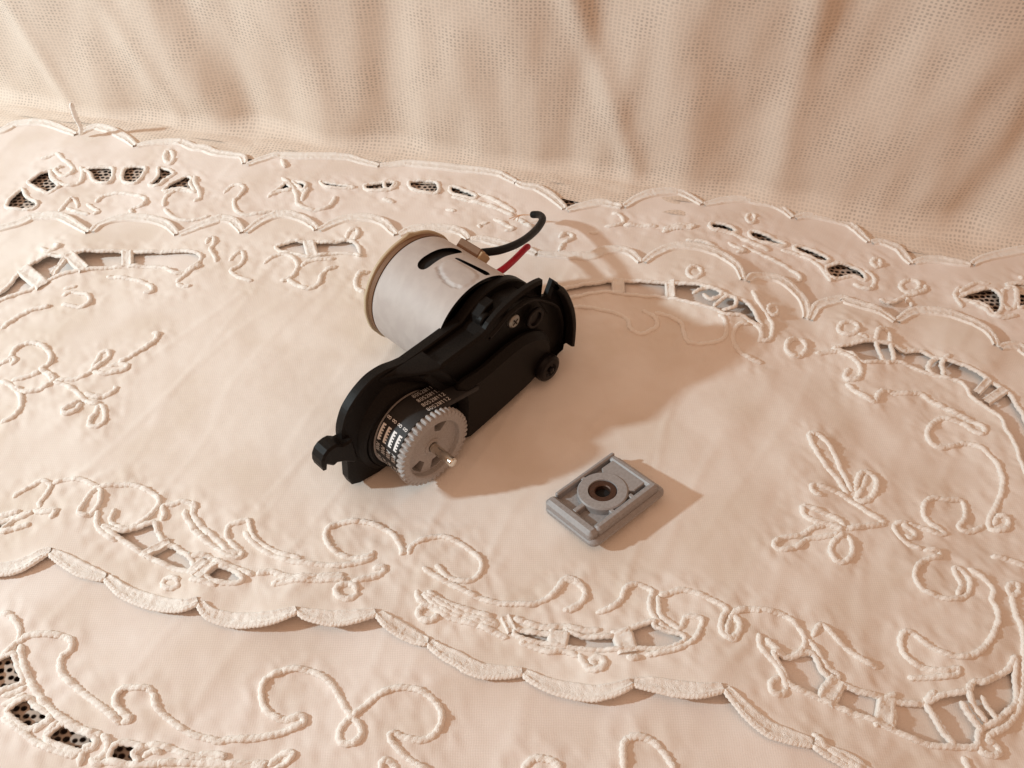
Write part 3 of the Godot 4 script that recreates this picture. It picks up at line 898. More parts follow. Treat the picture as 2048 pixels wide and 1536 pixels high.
	cord(d, [-97.1, 38.4, -96.2, 42.0, -94.4, 44.1, -90.7, 46.2])
	cord(d, [-112.5, 38.4, -109.2, 39.0, -106.6, 38.7, -107.3, 40.9])
	cord(d, [-119.8, 39.5, -117.6, 39.0, -115.4, 38.4])
	cord(d, [-118.0, 44.1, -115.9, 43.6, -112.7, 42.5, -111.7, 42.0])
	cord(d, [-81.7, 40.9, -81.5, 39.2, -82.3, 37.0, -79.8, 36.2, -78.0, 35.6, -75.3, 36.7, -74.8, 39.0, -72.4, 42.0, -69.5, 44.6])
	cord(d, [-77.1, 37.6, -76.3, 39.8, -73.3, 43.3, -68.9, 47.3])
	cord(d, [-73.7, 56.6, -73.9, 57.5, -74.9, 57.9, -76.3, 57.8, -77.3, 57.1, -77.5, 56.2, -76.9, 55.4, -75.6, 55.3, -74.4, 55.8, -73.7, 56.6])
	cord(d, [101.6, -18.2, 102.3, -12.4, 104.0, -10.7])
	cord(d, [105.9, -18.1, 105.9, -15.2, 105.6, -11.5])
	cord(d, [101.6, -18.2, 103.7, -22.5, 105.8, -23.8, 107.0, -22.0, 106.2, -18.2])
	cord(d, [119.0, -14.4, 115.6, -11.7, 114.9, -8.5, 117.3, -7.1])
	cord(d, [122.0, -14.9, 119.1, -11.9, 118.2, -7.5])
	cord(d, [68.4, 76.9, 64.6, 78.8, 62.4, 81.5])
	cord(d, [68.4, 78.4, 66.8, 80.8, 65.0, 83.2])
	cord(d, [79.5, 79.8, 76.1, 81.7, 73.4, 85.9, 73.1, 87.0])
	cord(d, [78.1, 82.5, 77.3, 85.2, 76.0, 87.5])
	cord(d, [87.8, 79.2, 85.4, 81.7, 86.0, 84.9, 86.9, 87.7, 88.6, 89.8])
	cord(d, [92.1, 81.5, 93.5, 84.7, 95.1, 86.9])
	cord(d, [96.0, 77.4, 94.6, 79.6, 94.9, 82.3, 96.6, 85.5])
	cord(d, [97.0, 80.1, 98.0, 82.5, 99.0, 84.8])
	cord(d, [51.5, -31.9, 55.3, -34.2, 59.1, -33.2, 59.4, -31.1, 56.1, -29.3, 54.4, -31.6])
	cord(d, [56.6, -26.5, 60.7, -30.4, 63.3, -29.8, 62.5, -26.5, 58.7, -25.0])
	cord(d, [107.7, -35.5, 110.9, -34.7, 115.2, -36.8])
	bar(d, 4.0, [-144.1, -43.1, -135.8, -36.4])
	bar(d, 3.2, [-132.2, -48.4, -125.7, -42.7])
	bar(d, 3.0, [-116.0, -51.6, -114.1, -44.8])
	bar(d, 1.6, [-134.3, -40.1, -132.3, -46.6])
	bar(d, 3.4, [-62.0, -56.3, -59.7, -49.2])
	bar(d, 3.4, [31.0, -39.5, 30.7, -33.5])
	bar(d, 2.6, [46.0, -38.4, 45.3, -31.1])
	bar(d, 2.4, [133.3, -2.9, 126.2, 1.9])
	bar(d, 2.0, [130.1, -6.0, 124.8, -1.1])
	bar(d, 2.0, [-78.5, 46.2, -83.6, 49.7])
	bar(d, 2.5, [-68.9, 51.4, -71.6, 54.4])
	bar(d, 3.2, [-66.9, 51.4, -70.1, 55.5])
	bar(d, 2.2, [-1.5, 64.3, 0.1, 67.9])
	bar(d, 4.2, [10.1, 67.7, 9.3, 71.3])
	bar(d, 4.2, [23.2, 67.4, 24.3, 72.8])
	bar(d, 3.4, [67.4, 77.5, 63.4, 82.4])
	bar(d, 3.6, [77.2, 81.1, 74.6, 87.0])

func lower_doily_pattern(d: Dictionary) -> void:
	scallop(d, [-189.0, -114.3, -178.8, -114.9, -175.0, -119.2, -166.4, -120.5, -160.3, -118.6, -153.5, -114.3, -151.1, -112.8])
	scallop(d, [-151.1, -112.8, -148.7, -116.2, -145.7, -117.9, -139.7, -116.0, -133.0, -111.3, -128.8, -106.6])
	scallop(d, [-128.8, -106.6, -125.1, -108.3, -118.4, -110.0, -113.0, -109.4, -108.9, -107.2, -104.8, -106.3, -100.7, -103.7, -95.6, -102.2, -90.6, -100.2, -88.9, -96.0])
	scallop(d, [-88.8, -95.4, -84.5, -98.8, -79.7, -101.4, -71.0, -101.4, -62.4, -101.6, -55.3, -101.0, -49.9, -98.7, -44.5, -96.4])
	scallop(d, [-44.5, -96.4, -37.7, -97.7, -34.2, -98.0, -23.7, -96.3, -11.6, -94.1, -4.8, -91.9, -1.3, -89.1, 1.7, -86.2])
	scallop(d, [1.7, -86.2, 4.4, -84.8, 8.7, -83.8, 12.9, -80.1, 16.1, -75.5, 17.3, -72.8])
	scallop(d, [17.2, -72.2, 21.2, -74.9, 27.9, -77.3, 32.5, -75.9, 35.3, -74.3])
	scallop(d, [35.3, -74.3, 39.3, -78.5, 43.9, -81.6, 49.1, -83.3, 54.2, -83.7, 57.9, -81.3, 61.6, -76.9])
	scallop(d, [61.6, -76.9, 65.3, -78.6, 68.9, -80.2, 75.9, -81.6, 79.6, -80.9, 82.9, -80.3, 86.1, -79.1, 89.0, -76.4, 90.9, -73.4])
	scallop(d, [90.9, -73.4, 93.8, -74.9, 97.4, -75.8, 102.4, -75.3, 108.7, -73.4, 111.2, -70.1, 112.8, -65.8, 113.6, -63.8])
	scallop(d, [113.6, -63.8, 116.2, -64.9, 119.6, -64.2, 122.8, -61.4, 123.8, -56.3, 124.4, -53.9])
	scallop(d, [124.1, -54.7, 128.5, -56.7, 133.2, -56.9, 137.4, -55.3, 141.7, -53.4])
	scallop(d, [141.7, -53.4, 143.9, -55.3, 149.2, -58.0, 156.2, -60.3, 161.4, -61.6, 170.7, -64.5, 172.6, -57.5])
	plain_edge(d, [172.6, -57.5, 194.6, -18.0, 174.4, 44.8, 130.4, 108.0, 76.2, 124.2, -2.0, 128.0, -79.4, 124.4, -139.7, 91.6, -183.5, 20.3, -206.5, -64.6, -189.0, -114.3])
	opening(d, [-161.2, -73.6, -159.8, -82.4, -156.4, -78.5, -152.0, -75.4, -153.9, -72.6])
	opening(d, [-158.6, -86.7, -154.2, -92.4, -151.7, -88.0, -148.1, -84.2, -150.0, -81.1, -152.1, -81.3, -155.9, -83.7])
	opening(d, [-142.4, -93.7, -134.0, -94.5, -132.7, -86.7, -137.6, -87.4, -140.2, -91.3])
	opening(d, [-129.2, -94.3, -122.7, -94.5, -123.5, -86.4, -128.4, -87.9])
	opening(d, [-118.0, -94.6, -112.3, -91.3, -114.5, -88.0, -116.0, -84.5, -118.9, -85.4, -117.3, -89.6])
	opening(d, [-108.5, -89.4, -105.5, -88.3, -105.6, -85.8, -103.1, -81.1, -107.6, -83.2, -113.4, -82.2])
	opening(d, [-77.9, -79.5, -74.2, -85.0, -71.8, -82.4, -75.2, -81.3])
	opening(d, [-72.1, -86.6, -67.8, -85.0, -67.2, -82.9, -68.0, -81.8, -70.0, -84.0])
	opening(d, [-63.0, -86.6, -58.5, -85.8, -53.7, -85.0, -51.9, -83.9, -59.9, -83.6])
	opening(d, [-47.9, -85.5, -38.8, -87.2, -39.2, -83.3, -46.4, -82.7])
	opening(d, [-33.5, -87.4, -25.3, -87.0, -24.4, -81.1, -32.0, -82.7])
	opening(d, [-19.4, -84.3, -11.9, -79.6, -12.9, -77.8, -19.6, -81.0])
	opening(d, [-41.8, -87.5, -38.7, -87.0, -39.4, -83.8, -41.5, -83.8])
	opening(d, [47.5, -63.5, 52.6, -65.6, 57.0, -65.0, 56.6, -64.5, 51.1, -64.2])
	opening(d, [62.8, -66.9, 66.7, -66.7, 69.7, -64.8, 69.7, -63.1, 62.4, -64.0])
	opening(d, [75.7, -64.8, 84.7, -60.3, 83.4, -58.9, 75.0, -61.3])
	opening(d, [87.8, -57.6, 90.3, -59.2, 97.4, -54.4, 95.3, -52.7])
	opening(d, [95.7, -50.1, 101.7, -52.1, 106.7, -49.3, 106.8, -45.5, 102.8, -46.7, 96.8, -45.5])
	opening(d, [133.3, -38.8, 143.1, -42.5, 145.6, -38.8, 144.0, -33.9, 141.4, -31.8, 139.4, -35.5, 135.9, -37.3])
	opening(d, [149.4, -44.2, 155.0, -44.7, 157.3, -44.2, 153.7, -34.7, 151.3, -35.0, 149.4, -34.7, 151.7, -42.2])
	opening(d, [-107.6, 72.9, -105.3, 72.2, -103.4, 74.8, -101.1, 78.0, -104.9, 79.9, -107.3, 80.4, -109.9, 73.6])
	opening(d, [-102.3, 83.8, -99.0, 81.4, -97.1, 82.9, -93.0, 85.1, -96.2, 87.5, -99.7, 86.0])
	opening(d, [-92.2, 89.5, -90.1, 86.6, -87.2, 87.6, -83.0, 89.1, -82.1, 90.8, -84.5, 92.0, -87.7, 91.2])
	opening(d, [-78.5, 93.3, -77.6, 90.4, -72.7, 91.0, -74.1, 92.2, -72.8, 93.9, -74.2, 94.3])
	opening(d, [-61.1, 92.2, -57.9, 92.2, -56.1, 92.7, -57.9, 92.5])
	opening(d, [-60.8, 93.5, -55.4, 94.0, -48.2, 93.8, -48.1, 94.1, -55.4, 94.2])
	cord(d, [-111.3, 63.0, -109.2, 63.5, -106.8, 65.5, -105.2, 67.9, -106.0, 70.8, -107.6, 72.7])
	cord(d, [-105.6, 70.1, -103.9, 68.4, -101.3, 67.9, -98.5, 67.9, -96.3, 68.2, -93.8, 69.4, -93.5, 71.1, -94.8, 72.5, -94.7, 74.4, -93.2, 76.7, -89.4, 79.4, -85.2, 82.0, -81.1, 84.6, -78.3, 86.6])
	cord(d, [-104.5, 70.1, -102.6, 73.9, -100.3, 77.1, -97.7, 80.0, -94.5, 82.9, -92.1, 84.6, -86.9, 87.2, -83.2, 88.5, -81.4, 88.7])
	cord(d, [-78.4, 86.4, -76.6, 85.7, -78.4, 84.6, -80.3, 82.9, -80.9, 80.9, -79.7, 79.4, -77.3, 79.4, -75.0, 79.4, -73.4, 80.5, -72.4, 82.7, -70.6, 84.4, -67.4, 86.6, -63.7, 88.5, -60.2, 89.3, -57.9, 89.9, -56.4, 89.5, -51.1, 89.2, -47.0, 88.4, -43.5, 87.1, -41.8, 86.1, -42.8, 84.8, -45.1, 85.6, -47.3, 85.3, -50.1, 83.5, -51.4, 80.5, -51.1, 77.7, -48.6, 76.0, -44.9, 75.2, -40.5, 76.3, -37.2, 78.6, -35.1, 81.3, -33.5, 83.7, -32.2, 85.0, -30.4, 86.9, -29.9, 88.7, -31.4, 90.2, -33.7, 90.2, -34.5, 88.2, -33.7, 86.4, -32.2, 85.0, -30.5, 83.5, -28.0, 81.3, -24.9, 79.7, -21.1, 79.4, -17.7, 80.5, -14.8, 83.2, -14.1, 85.8, -15.3, 88.4, -17.9, 89.7, -21.4, 89.2, -23.8, 88.4, -24.0, 89.7, -21.7, 92.0, -18.9, 94.0, -15.7, 95.5])
	cord(d, [-103.0, 85.1, -100.7, 86.4, -97.5, 88.1, -94.6, 89.9, -91.7, 91.0, -88.5, 92.0, -85.1, 92.8])
	cord(d, [-104.5, 80.9, -102.1, 80.2, -100.0, 79.1])
	cord(d, [-103.9, 82.7, -101.7, 81.8, -99.8, 80.5])
	cord(d, [-95.3, 88.1, -93.9, 86.6, -92.2, 85.5])
	cord(d, [-93.0, 89.1, -92.0, 87.4, -91.2, 86.2])
	cord(d, [-84.1, 94.6, -84.0, 92.2, -83.5, 91.0, -82.3, 90.8])
	cord(d, [-81.4, 88.7, -79.7, 90.1, -79.4, 91.8, -80.7, 93.2, -82.0, 93.8])
	cord(d, [-82.4, 93.2, -80.6, 94.2, -78.4, 93.8, -73.9, 94.4, -69.7, 94.2, -65.6, 93.8, -52.8, 94.4, -48.0, 94.8])
	cord(d, [-74.0, 92.8, -73.1, 91.4, -70.7, 90.6, -67.3, 91.2, -63.8, 92.4, -60.4, 93.0, -56.1, 93.7])
	cord(d, [-72.2, 93.0, -70.4, 91.8, -68.6, 92.2])
	cord(d, [-47.5, 94.5, -46.2, 93.0, -44.8, 92.0, -42.9, 92.2, -44.0, 93.7, -46.4, 95.2])
	cord(d, [-25.6, 95.2, -25.0, 93.5, -23.3, 94.2, -22.2, 95.5])
	cord(d, [1.8, 95.2, 3.9, 93.2, 5.7, 93.0, 7.8, 93.5, 9.8, 95.2])
	cord(d, [21.8, 95.2, 21.9, 91.0, 23.3, 89.2, 26.0, 89.0, 28.3, 90.2, 30.4, 92.7, 31.7, 95.2])
	cord(d, [-158.7, -98.5, -156.3, -99.6, -154.0, -100.8, -150.9, -97.9, -147.1, -94.6, -146.3, -91.3, -148.5, -89.6, -152.1, -92.4, -150.5, -94.6])
	cord(d, [-153.5, -91.3, -150.0, -86.9, -145.6, -84.8, -142.2, -86.9, -142.8, -91.8, -144.3, -94.6])
	cord(d, [-144.2, -71.9, -142.8, -76.4, -141.8, -78.5, -139.2, -75.4, -139.0, -73.9])
	cord(d, [-142.3, -73.9, -138.4, -71.9, -134.2, -70.9])
	cord(d, [-136.4, -75.9, -134.1, -73.9, -131.7, -72.4, -132.9, -70.9])
	cord(d, [-134.1, -76.9, -132.4, -80.0, -127.7, -81.1, -122.4, -80.0, -118.2, -78.0, -118.1, -74.9, -121.1, -72.9, -120.5, -70.9])
	cord(d, [-114.6, -100.2, -114.4, -98.0, -115.0, -96.9, -116.2, -97.3, -117.3, -99.0, -117.9, -101.4, -117.7, -103.2, -116.7, -103.6, -115.5, -102.4, -114.6, -100.2])
	cord(d, [-101.9, -75.9, -100.4, -78.0, -101.6, -81.6, -103.9, -85.8, -104.8, -89.6])
	cord(d, [-112.6, -80.6, -109.7, -82.1, -105.7, -82.1, -102.7, -80.6])
	cord(d, [-111.2, -73.9, -111.8, -78.5, -109.6, -81.6])
	cord(d, [-110.6, -72.9, -108.3, -69.9, -104.4, -67.4, -99.6, -67.4, -95.3, -69.4])
	cord(d, [-93.3, -80.3, -91.4, -84.0, -88.4, -84.0, -87.0, -81.9, -88.2, -78.2, -89.0, -75.7, -87.6, -71.6, -84.9, -69.6, -80.8, -70.1, -76.2, -71.6])
	cord(d, [-75.8, -88.3, -72.0, -84.0, -69.6, -79.3, -68.6, -75.1, -66.0, -73.1, -62.6, -72.4, -59.5, -73.6, -57.7, -76.7, -57.0, -79.3])
	cord(d, [-67.5, -76.7, -67.1, -80.3, -66.2, -82.9])
	cord(d, [-41.7, -78.2, -37.9, -76.4])
	cord(d, [-77.5, -98.2, -75.7, -93.7])
	cord(d, [-78.7, -78.2, -76.6, -81.3, -73.7, -81.9])
	cord(d, [-21.2, -72.9, -17.9, -71.7])
	cord(d, [-9.9, -63.5, -10.2, -65.0, -7.4, -66.0])
	cord(d, [-5.8, -67.9, -2.6, -65.5, 0.3, -63.1, -2.2, -62.1])
	cord(d, [1.3, -67.9, 6.4, -63.8])
	cord(d, [-11.3, -80.1, -7.9, -78.5, -4.3, -75.5, 1.0, -70.9])
	cord(d, [-19.5, -79.1, -12.8, -76.5, -6.2, -73.4, 0.3, -69.2])
	cord(d, [14.5, -58.8, 16.2, -61.1, 18.4, -60.7, 18.6, -58.8, 16.0, -56.4, 14.3, -53.2])
	cord(d, [29.0, -64.5, 32.3, -64.9, 35.0, -66.9, 33.9, -69.9, 31.7, -70.8])
	cord(d, [77.6, -71.1, 77.0, -69.7, 76.1, -68.9, 75.2, -69.0, 74.8, -70.0, 75.0, -71.5, 75.8, -72.7, 76.8, -73.0, 77.5, -72.4, 77.6, -71.1])
	cord(d, [23.8, -61.6, 26.6, -61.3])
	cord(d, [34.9, -65.4, 40.6, -65.2, 45.4, -64.8])
	cord(d, [46.7, -62.2, 50.1, -63.7, 56.5, -63.9])
	cord(d, [62.3, -63.6, 66.2, -63.5, 69.9, -61.9, 73.6, -59.4, 79.5, -56.3])
	cord(d, [53.5, -58.2, 58.8, -57.4, 63.2, -54.5])
	cord(d, [66.6, -58.0, 68.9, -56.1, 71.2, -55.0, 68.5, -53.8])
	cord(d, [71.1, -57.2, 76.3, -54.0, 82.0, -50.5, 86.0, -46.9, 86.8, -44.7, 85.2, -43.3])
	cord(d, [83.3, -57.1, 87.9, -55.7, 91.6, -53.4, 94.1, -50.0, 95.4, -46.1, 95.8, -43.9])
	cord(d, [107.7, -49.4, 109.3, -48.2, 109.7, -45.1, 107.6, -41.9, 104.8, -42.1, 102.7, -43.7])
	cord(d, [114.0, -53.5, 113.3, -52.2, 112.2, -51.5, 111.3, -51.7, 110.9, -52.7, 111.3, -54.0, 112.2, -55.1, 113.3, -55.4, 114.0, -54.8, 114.0, -53.5])
	cord(d, [122.9, -43.6, 121.7, -41.8, 119.7, -40.9, 117.9, -41.1, 117.0, -42.4, 117.6, -44.3, 119.3, -45.7, 121.3, -46.1, 122.7, -45.3, 122.9, -43.6])
	cord(d, [109.0, -37.1, 111.7, -36.1, 115.1, -37.5, 117.5, -39.3, 120.2, -40.3, 124.0, -42.1, 125.0, -44.2])
	cord(d, [117.3, -38.9, 118.3, -35.2])
	cord(d, [134.6, -43.0, 132.1, -39.2, 133.0, -34.7])
	cord(d, [133.9, -40.9, 139.9, -44.7, 144.5, -44.7])
	cord(d, [147.5, -42.2, 145.6, -38.0, 145.2, -34.3, 148.3, -34.7, 150.7, -39.6, 151.2, -42.6, 148.2, -42.6])
	cord(d, [135.9, -37.1, 138.6, -34.7, 140.7, -31.4, 143.9, -30.6, 148.1, -31.8])
	cord(d, [154.3, -47.7, 155.8, -46.9])

# ------------------------------------------------------------------ the motor
# its own axes: x along the black housing, y up, z along the shaft towards the pulley; y = 0 at the cloth
const UP0 := 10.5


func L(e: float, g: float, t: float) -> Vector3:
	return Vector3(e, g + UP0, t) * MM


func P2(a: Array) -> PackedVector2Array:
	var out := PackedVector2Array()
	for i in range(0, a.size(), 2):
		out.append(Vector2(a[i], a[i + 1]))
	return out


func rounded(p: PackedVector2Array, step: float) -> PackedVector2Array:
	var q := PackedVector3Array()
	for a in p:
		q.append(Vector3(a.x, 0, a.y))
	return flat(spline(q, step, true))


func inset(p: PackedVector2Array, by: float) -> PackedVector2Array:
	# the same vertices moved inward along their bisectors
	var out := PackedVector2Array()
	var n := p.size()
	var turn := -1.0 if Geometry2D.is_polygon_clockwise(p) else 1.0
	for i in n:
		var a := (p[i] - p[(i - 1 + n) % n]).normalized()
		var b := (p[(i + 1) % n] - p[i]).normalized()
		var na := Vector2(-a.y, a.x) * turn
		var nb := Vector2(-b.y, b.x) * turn
		var m := na + nb
		if m.length() < 0.2:
			m = na
		m = m.normalized() / maxf(0.5, m.normalized().dot(na))
		out.append(p[i] + m * by)
	return out


func slab(s: Shape, p: PackedVector2Array, t0: float, t1: float, bevel: float, at: Callable) -> void:
	# a flat piece of that outline from t0 to t1, its front edge bevelled
	var small := inset(p, bevel)
	var ids := Geometry2D.triangulate_polygon(p)
	var front := Geometry2D.triangulate_polygon(small)
	var z: Vector3 = (at.call(0.0, 0.0, 1.0) - at.call(0.0, 0.0, 0.0)).normalized()
	var ox: Vector3 = at.call(1.0, 0.0, 0.0) - at.call(0.0, 0.0, 0.0)
	var oy: Vector3 = at.call(0.0, 1.0, 0.0) - at.call(0.0, 0.0, 0.0)
	for i in range(0, ids.size(), 3):
		s.tri(at.call(p[ids[i]].x, p[ids[i]].y, t0), at.call(p[ids[i + 1]].x, p[ids[i + 1]].y, t0), at.call(p[ids[i + 2]].x, p[ids[i + 2]].y, t0), -z)
	for i in range(0, front.size(), 3):
		s.tri(at.call(small[front[i]].x, small[front[i]].y, t1), at.call(small[front[i + 1]].x, small[front[i + 1]].y, t1), at.call(small[front[i + 2]].x, small[front[i + 2]].y, t1), z)
	var turn := 1.0 if Geometry2D.is_polygon_clockwise(p) else -1.0
	var n := p.size()
	for i in n:
		var a := p[i]
		var b := p[(i + 1) % n]
		var d := b - a
		var o: Vector3 = (ox * -d.y + oy * d.x) * turn
		var sa := small[i]
		var sb := small[(i + 1) % n]
		s.quad(at.call(a.x, a.y, t0), at.call(b.x, b.y, t0), at.call(b.x, b.y, t1 - bevel), at.call(a.x, a.y, t1 - bevel), o)
		if bevel > 0.0:
			s.quad(at.call(a.x, a.y, t1 - bevel), at.call(b.x, b.y, t1 - bevel), at.call(sb.x, sb.y, t1), at.call(sa.x, sa.y, t1), o.normalized() + z)


func lathe(s: Shape, ce: float, cg: float, prof: Array, sides: int, at: Callable, flip := 1) -> void:
	# prof: [t, radius] pairs; corners stay crisp because each band is its own strip
	for i in prof.size() - 1:
		var rows: Array = []
		for k in [i, i + 1]:
			var row := PackedVector3Array()
			for j in sides:
				var f := TAU * j / sides
				row.append(at.call(ce + prof[k][1] * cos(f), cg + prof[k][1] * sin(f), prof[k][0]))
			rows.append(row)
		s.grid(rows, true, flip)


func belt_at(sv: float, r: float) -> Vector2:
	var f0 := deg_to_rad(-13.0)
	if sv >= 0.0:
		var f := f0 + sv / r
		return Vector2(-r * sin(f), r * cos(f))
	return Vector2(-r * sin(f0) - sv * cos(f0), r * cos(f0) - sv * sin(f0))


func belt_text(text: String, tall: float, start: float, t: float, squeeze: float) -> ArrayMesh:
	# printed letters that follow the belt; they read towards the motor
	var font := SystemFont.new()
	font.font_names = PackedStringArray(["Droid Sans Mono"])
	var tm := TextMesh.new()
	tm.font = font
	tm.text = text
	tm.font_size = 32
	tm.pixel_size = 0.01
	tm.depth = 0.0
	tm.curve_step = 2.0
	tm.horizontal_alignment = HORIZONTAL_ALIGNMENT_LEFT
	var arr := tm.get_mesh_arrays()
	var v: PackedVector3Array = arr[Mesh.ARRAY_VERTEX]
	var ids: PackedInt32Array = arr[Mesh.ARRAY_INDEX]
	var box := tm.get_aabb()
	var k := tall / box.size.y
	var s := Shape.new()
	var bend := func(q: Vector3) -> Vector3:
		var c := belt_at(start - (q.x - box.position.x) * k * squeeze, 9.93)
		return L(c.x, c.y, t - (q.y - box.position.y) * k)
	for i in range(0, ids.size(), 3):
		var a: Vector3 = bend.call(v[ids[i]])
		var b: Vector3 = bend.call(v[ids[i + 1]])
		var c: Vector3 = bend.call(v[ids[i + 2]])
		var mid := (a + b + c) / 3.0
		s.tri(a, b, c, mid - L(2, -2, mid.z / MM))
	return s.mesh()


func belt_comb(start: float, finish: float, t: float, w: float) -> ArrayMesh:
	# a printed stripe with teeth along one side
	var s := Shape.new()
	var x := start
	var put := func(x0: float, x1: float, t0: float, t1: float) -> void:
		var a := belt_at(x0, 9.93)
		var b := belt_at(x1, 9.93)
		s.quad(L(a.x, a.y, t0), L(b.x, b.y, t0), L(b.x, b.y, t1), L(a.x, a.y, t1), Vector3(a.x + b.x, a.y + b.y, 0))
	while x < finish:
		put.call(x, x + 0.40, t, t + w)
		put.call(x + 0.40, minf(x + 0.75, finish), t, t + w * 0.55)
		x += 0.75
	return s.mesh()


func build_motor() -> void:
	var m := thing("gear_motor")
	var az := deg_to_rad(45.766)
	var el := deg_to_rad(4.647)
	var zx := Vector3(sin(az) * cos(el), sin(el), cos(az) * cos(el))
	var ex := Vector3(cos(az), 0, -sin(az))
	var gy := zx.cross(ex).normalized()
	m.transform = Transform3D(Basis(ex, gy, zx), (Vector3(-17.65, 10.5, 28.09) - gy * UP0) * MM)
	tag(m, "silver electric motor in a black belt-drive housing with grey toothed pulley", "motor")
	var at := L
	# --- black housing: thin back plate, stepped core, front cover
	var s := Shape.new()
	var plate := P2([-16.6, 0.1, -17.6, -5.0, -17.2, -7.6, -15.2, -8.9, -9.6, -10.2, -3, -10.5, 12, -10.6, 30, -9.9])
	plate.append_array(flat(spline(from_flat([42, -8.6, 47, -6, 48.5, -1, 48.6, 5, 47, 10, 45, 13.8, 42.2, 17.2, 38.8, 19.6, 35, 20.7, 31, 20.9, 27.4, 20.2, 24.4, 18.8, 22, 17.5]), 1.0)))
	plate.append_array(P2([14, 17.4]))
	plate.append_array(flat(spline(from_flat([4.5, 17.4, 2.3, 18.0, -1, 19.1, -4.9, 19.3, -8.6, 18.1, -11.4, 16.4, -13.3, 14.6, -15.2, 11.4, -16.0, 8.6, -16.2, 6.5]), 0.9)))
	slab(s, plate, -14.6, -12.0, 0.35, at)
	part("back_plate", s.mesh(), mats.black, m)
	s = Shape.new()
	var core := P2([4.5, 16.0, 8, 15.9, 22, 15.8, 25, 16.9, 29, 18.3, 34, 18.8, 39, 17.2, 42.6, 13.4, 45.6, 7, 46, 0, 44.5, -5, 40, -8, 30, -9.6, 12, -10.4, 8, -6, 9.5, 2, 8.5, 8])
	slab(s, core, -12.0, -6.4, 0.3, at)
	part("housing_core", s.mesh(), mats.black, m)
	s = Shape.new()
	var cover := flat(spline(from_flat([8.4, 16.6, 9.6, 17.3, 14, 17.4, 22.4, 17.4, 25, 18.8, 28.6, 20.2, 33, 21.0, 38, 21.2, 41.6, 20.7, 43.4, 20.1]), 1.2))
	cover.append_array(P2([42.5, 15.2, 44.6, 14.0, 47.0, 17.8]))
	cover.append_array(flat(spline(from_flat([48.6, 15.8, 50.6, 11.5, 52.2, 6, 52.9, 1, 52.7, -3.4, 52.2, -7.6]), 1.2)))
	cover.append_array(P2([50.4, -7.3, 50.0, -8.8, 47.8, -9.0, 46.2, -10.0, 40, -10.2, 30, -10.2, 20, -10.5, 12, -10.5, 9.6, -6, 11, 1, 12.4, 8]))
	cover.append_array(flat(spline(from_flat([12.0, 9.5, 11.0, 11.5, 9.4, 14.2]), 1.0)))
	slab(s, cover, -6.9, -5.0, 0.7, at)
	part("front_cover", s.mesh(), mats.black, m)
	s = Shape.new()
	slab(s, P2([25.6, 13.0, 29.6, 14.5, 30.2, 20.2, 27.6, 19.9, 25.0, 18.4, 24.0, 15.5]), -12.0, -9.2, 0.2, at)
	lathe(s, 26.4, 17.0, [[-10, 1.9], [-8.4, 1.9], [-8.0, 1.6], [-8.0, 0.8], [-9.0, 0.7], [-9.0, 0.0]], 20, at)
	part("screw_boss", s.mesh(), mats.black, m)
	# rim wall round the far end of the cover
	s = Shape.new()
	var rim: Array = []
	var edge := spline(from_flat([46.6, 17.8, 48.4, 15.4, 50.3, 11.3, 51.9, 6, 52.5, 1, 52.3, -3.4, 51.8, -7.2]), 0.8)
	for q in edge:
		var c := Vector2(q.x - 36, q.z - 2).normalized() * 1.5
		rim.append(PackedVector3Array([L(q.x, q.z, -5.3), L(q.x, q.z, -3.0), L(q.x - c.x * 0.2, q.z - c.y * 0.2, -2.75), L(q.x - c.x * 0.8, q.z - c.y * 0.8, -2.75), L(q.x - c.x, q.z - c.y, -3.0), L(q.x - c.x, q.z - c.y, -5.3)]))
	s.grid(rim, false, 1)
	part("rim_wall", s.mesh(), mats.black, m)
	s = Shape.new()
	var inner: Array = []
	for q in spline(from_flat([24.0, 15.6, 27, 16.6, 31, 18.1, 36, 18.2, 40, 16.6, 44.4, 12.8, 47.8, 8.5, 49.2, 2.0, 48.6, -4.0]), 0.8):
		inner.append(PackedVector3Array([L(q.x, q.z + 0.5, -5.2), L(q.x, q.z + 0.35, -4.45), L(q.x, q.z - 0.35, -4.4), L(q.x - 0.3, q.z - 0.7, -5.2)]))
	s.grid(inner, false, 1)
	part("inner_ridge", s.mesh(), mats.black, m)
	# the arm slopes down to the plate beside the pulley
	s = Shape.new()
	var ramp: Array = []
	for k in 9:
		var u := k / 8.0
		var fade := smoothstep(0.0, 1.0, u)
		ramp.append(PackedVector3Array([L(lerpf(9.4, -3.5, u), lerpf(17.35, 18.3, u), -11.9), L(lerpf(9.4, -3.5, u), lerpf(17.2, 17.9, u), lerpf(-5.5, -11.8, fade)), L(lerpf(10.0, -2.0, u), lerpf(15.6, 16.0, u), lerpf(-5.05, -11.6, fade)), L(lerpf(11.2, 1.0, u), lerpf(12.0, 13.0, u), lerpf(-5.05, -11.3, fade)), L(lerpf(12.4, 4.0, u), lerpf(8.6, 11.6, u), lerpf(-5.2, -11.2, fade)), L(lerpf(12.4, 4.4, u), lerpf(8.0, 11.0, u), -11.9)]))
	s.grid(ramp, false, 1)
	part("arm_slope", s.mesh(), mats.black, m)
	# raised lower tier over the belt run
	s = Shape.new()
	var tier := rounded(P2([12.5, 8.6, 20, 8.4, 30, 9.2, 37, 8.0, 42, 4.2, 43.6, -1, 41.6, -5.6, 36, -8.2, 28, -9.4, 18, -10.2, 11.2, -10.2, 10.4, -6, 11.6, 2]), 1.2)
	slab(s, tier, -5.2, -2.6, 1.7, at)
	part("belt_cover", s.mesh(), mats.black, m)
	s = Shape.new()
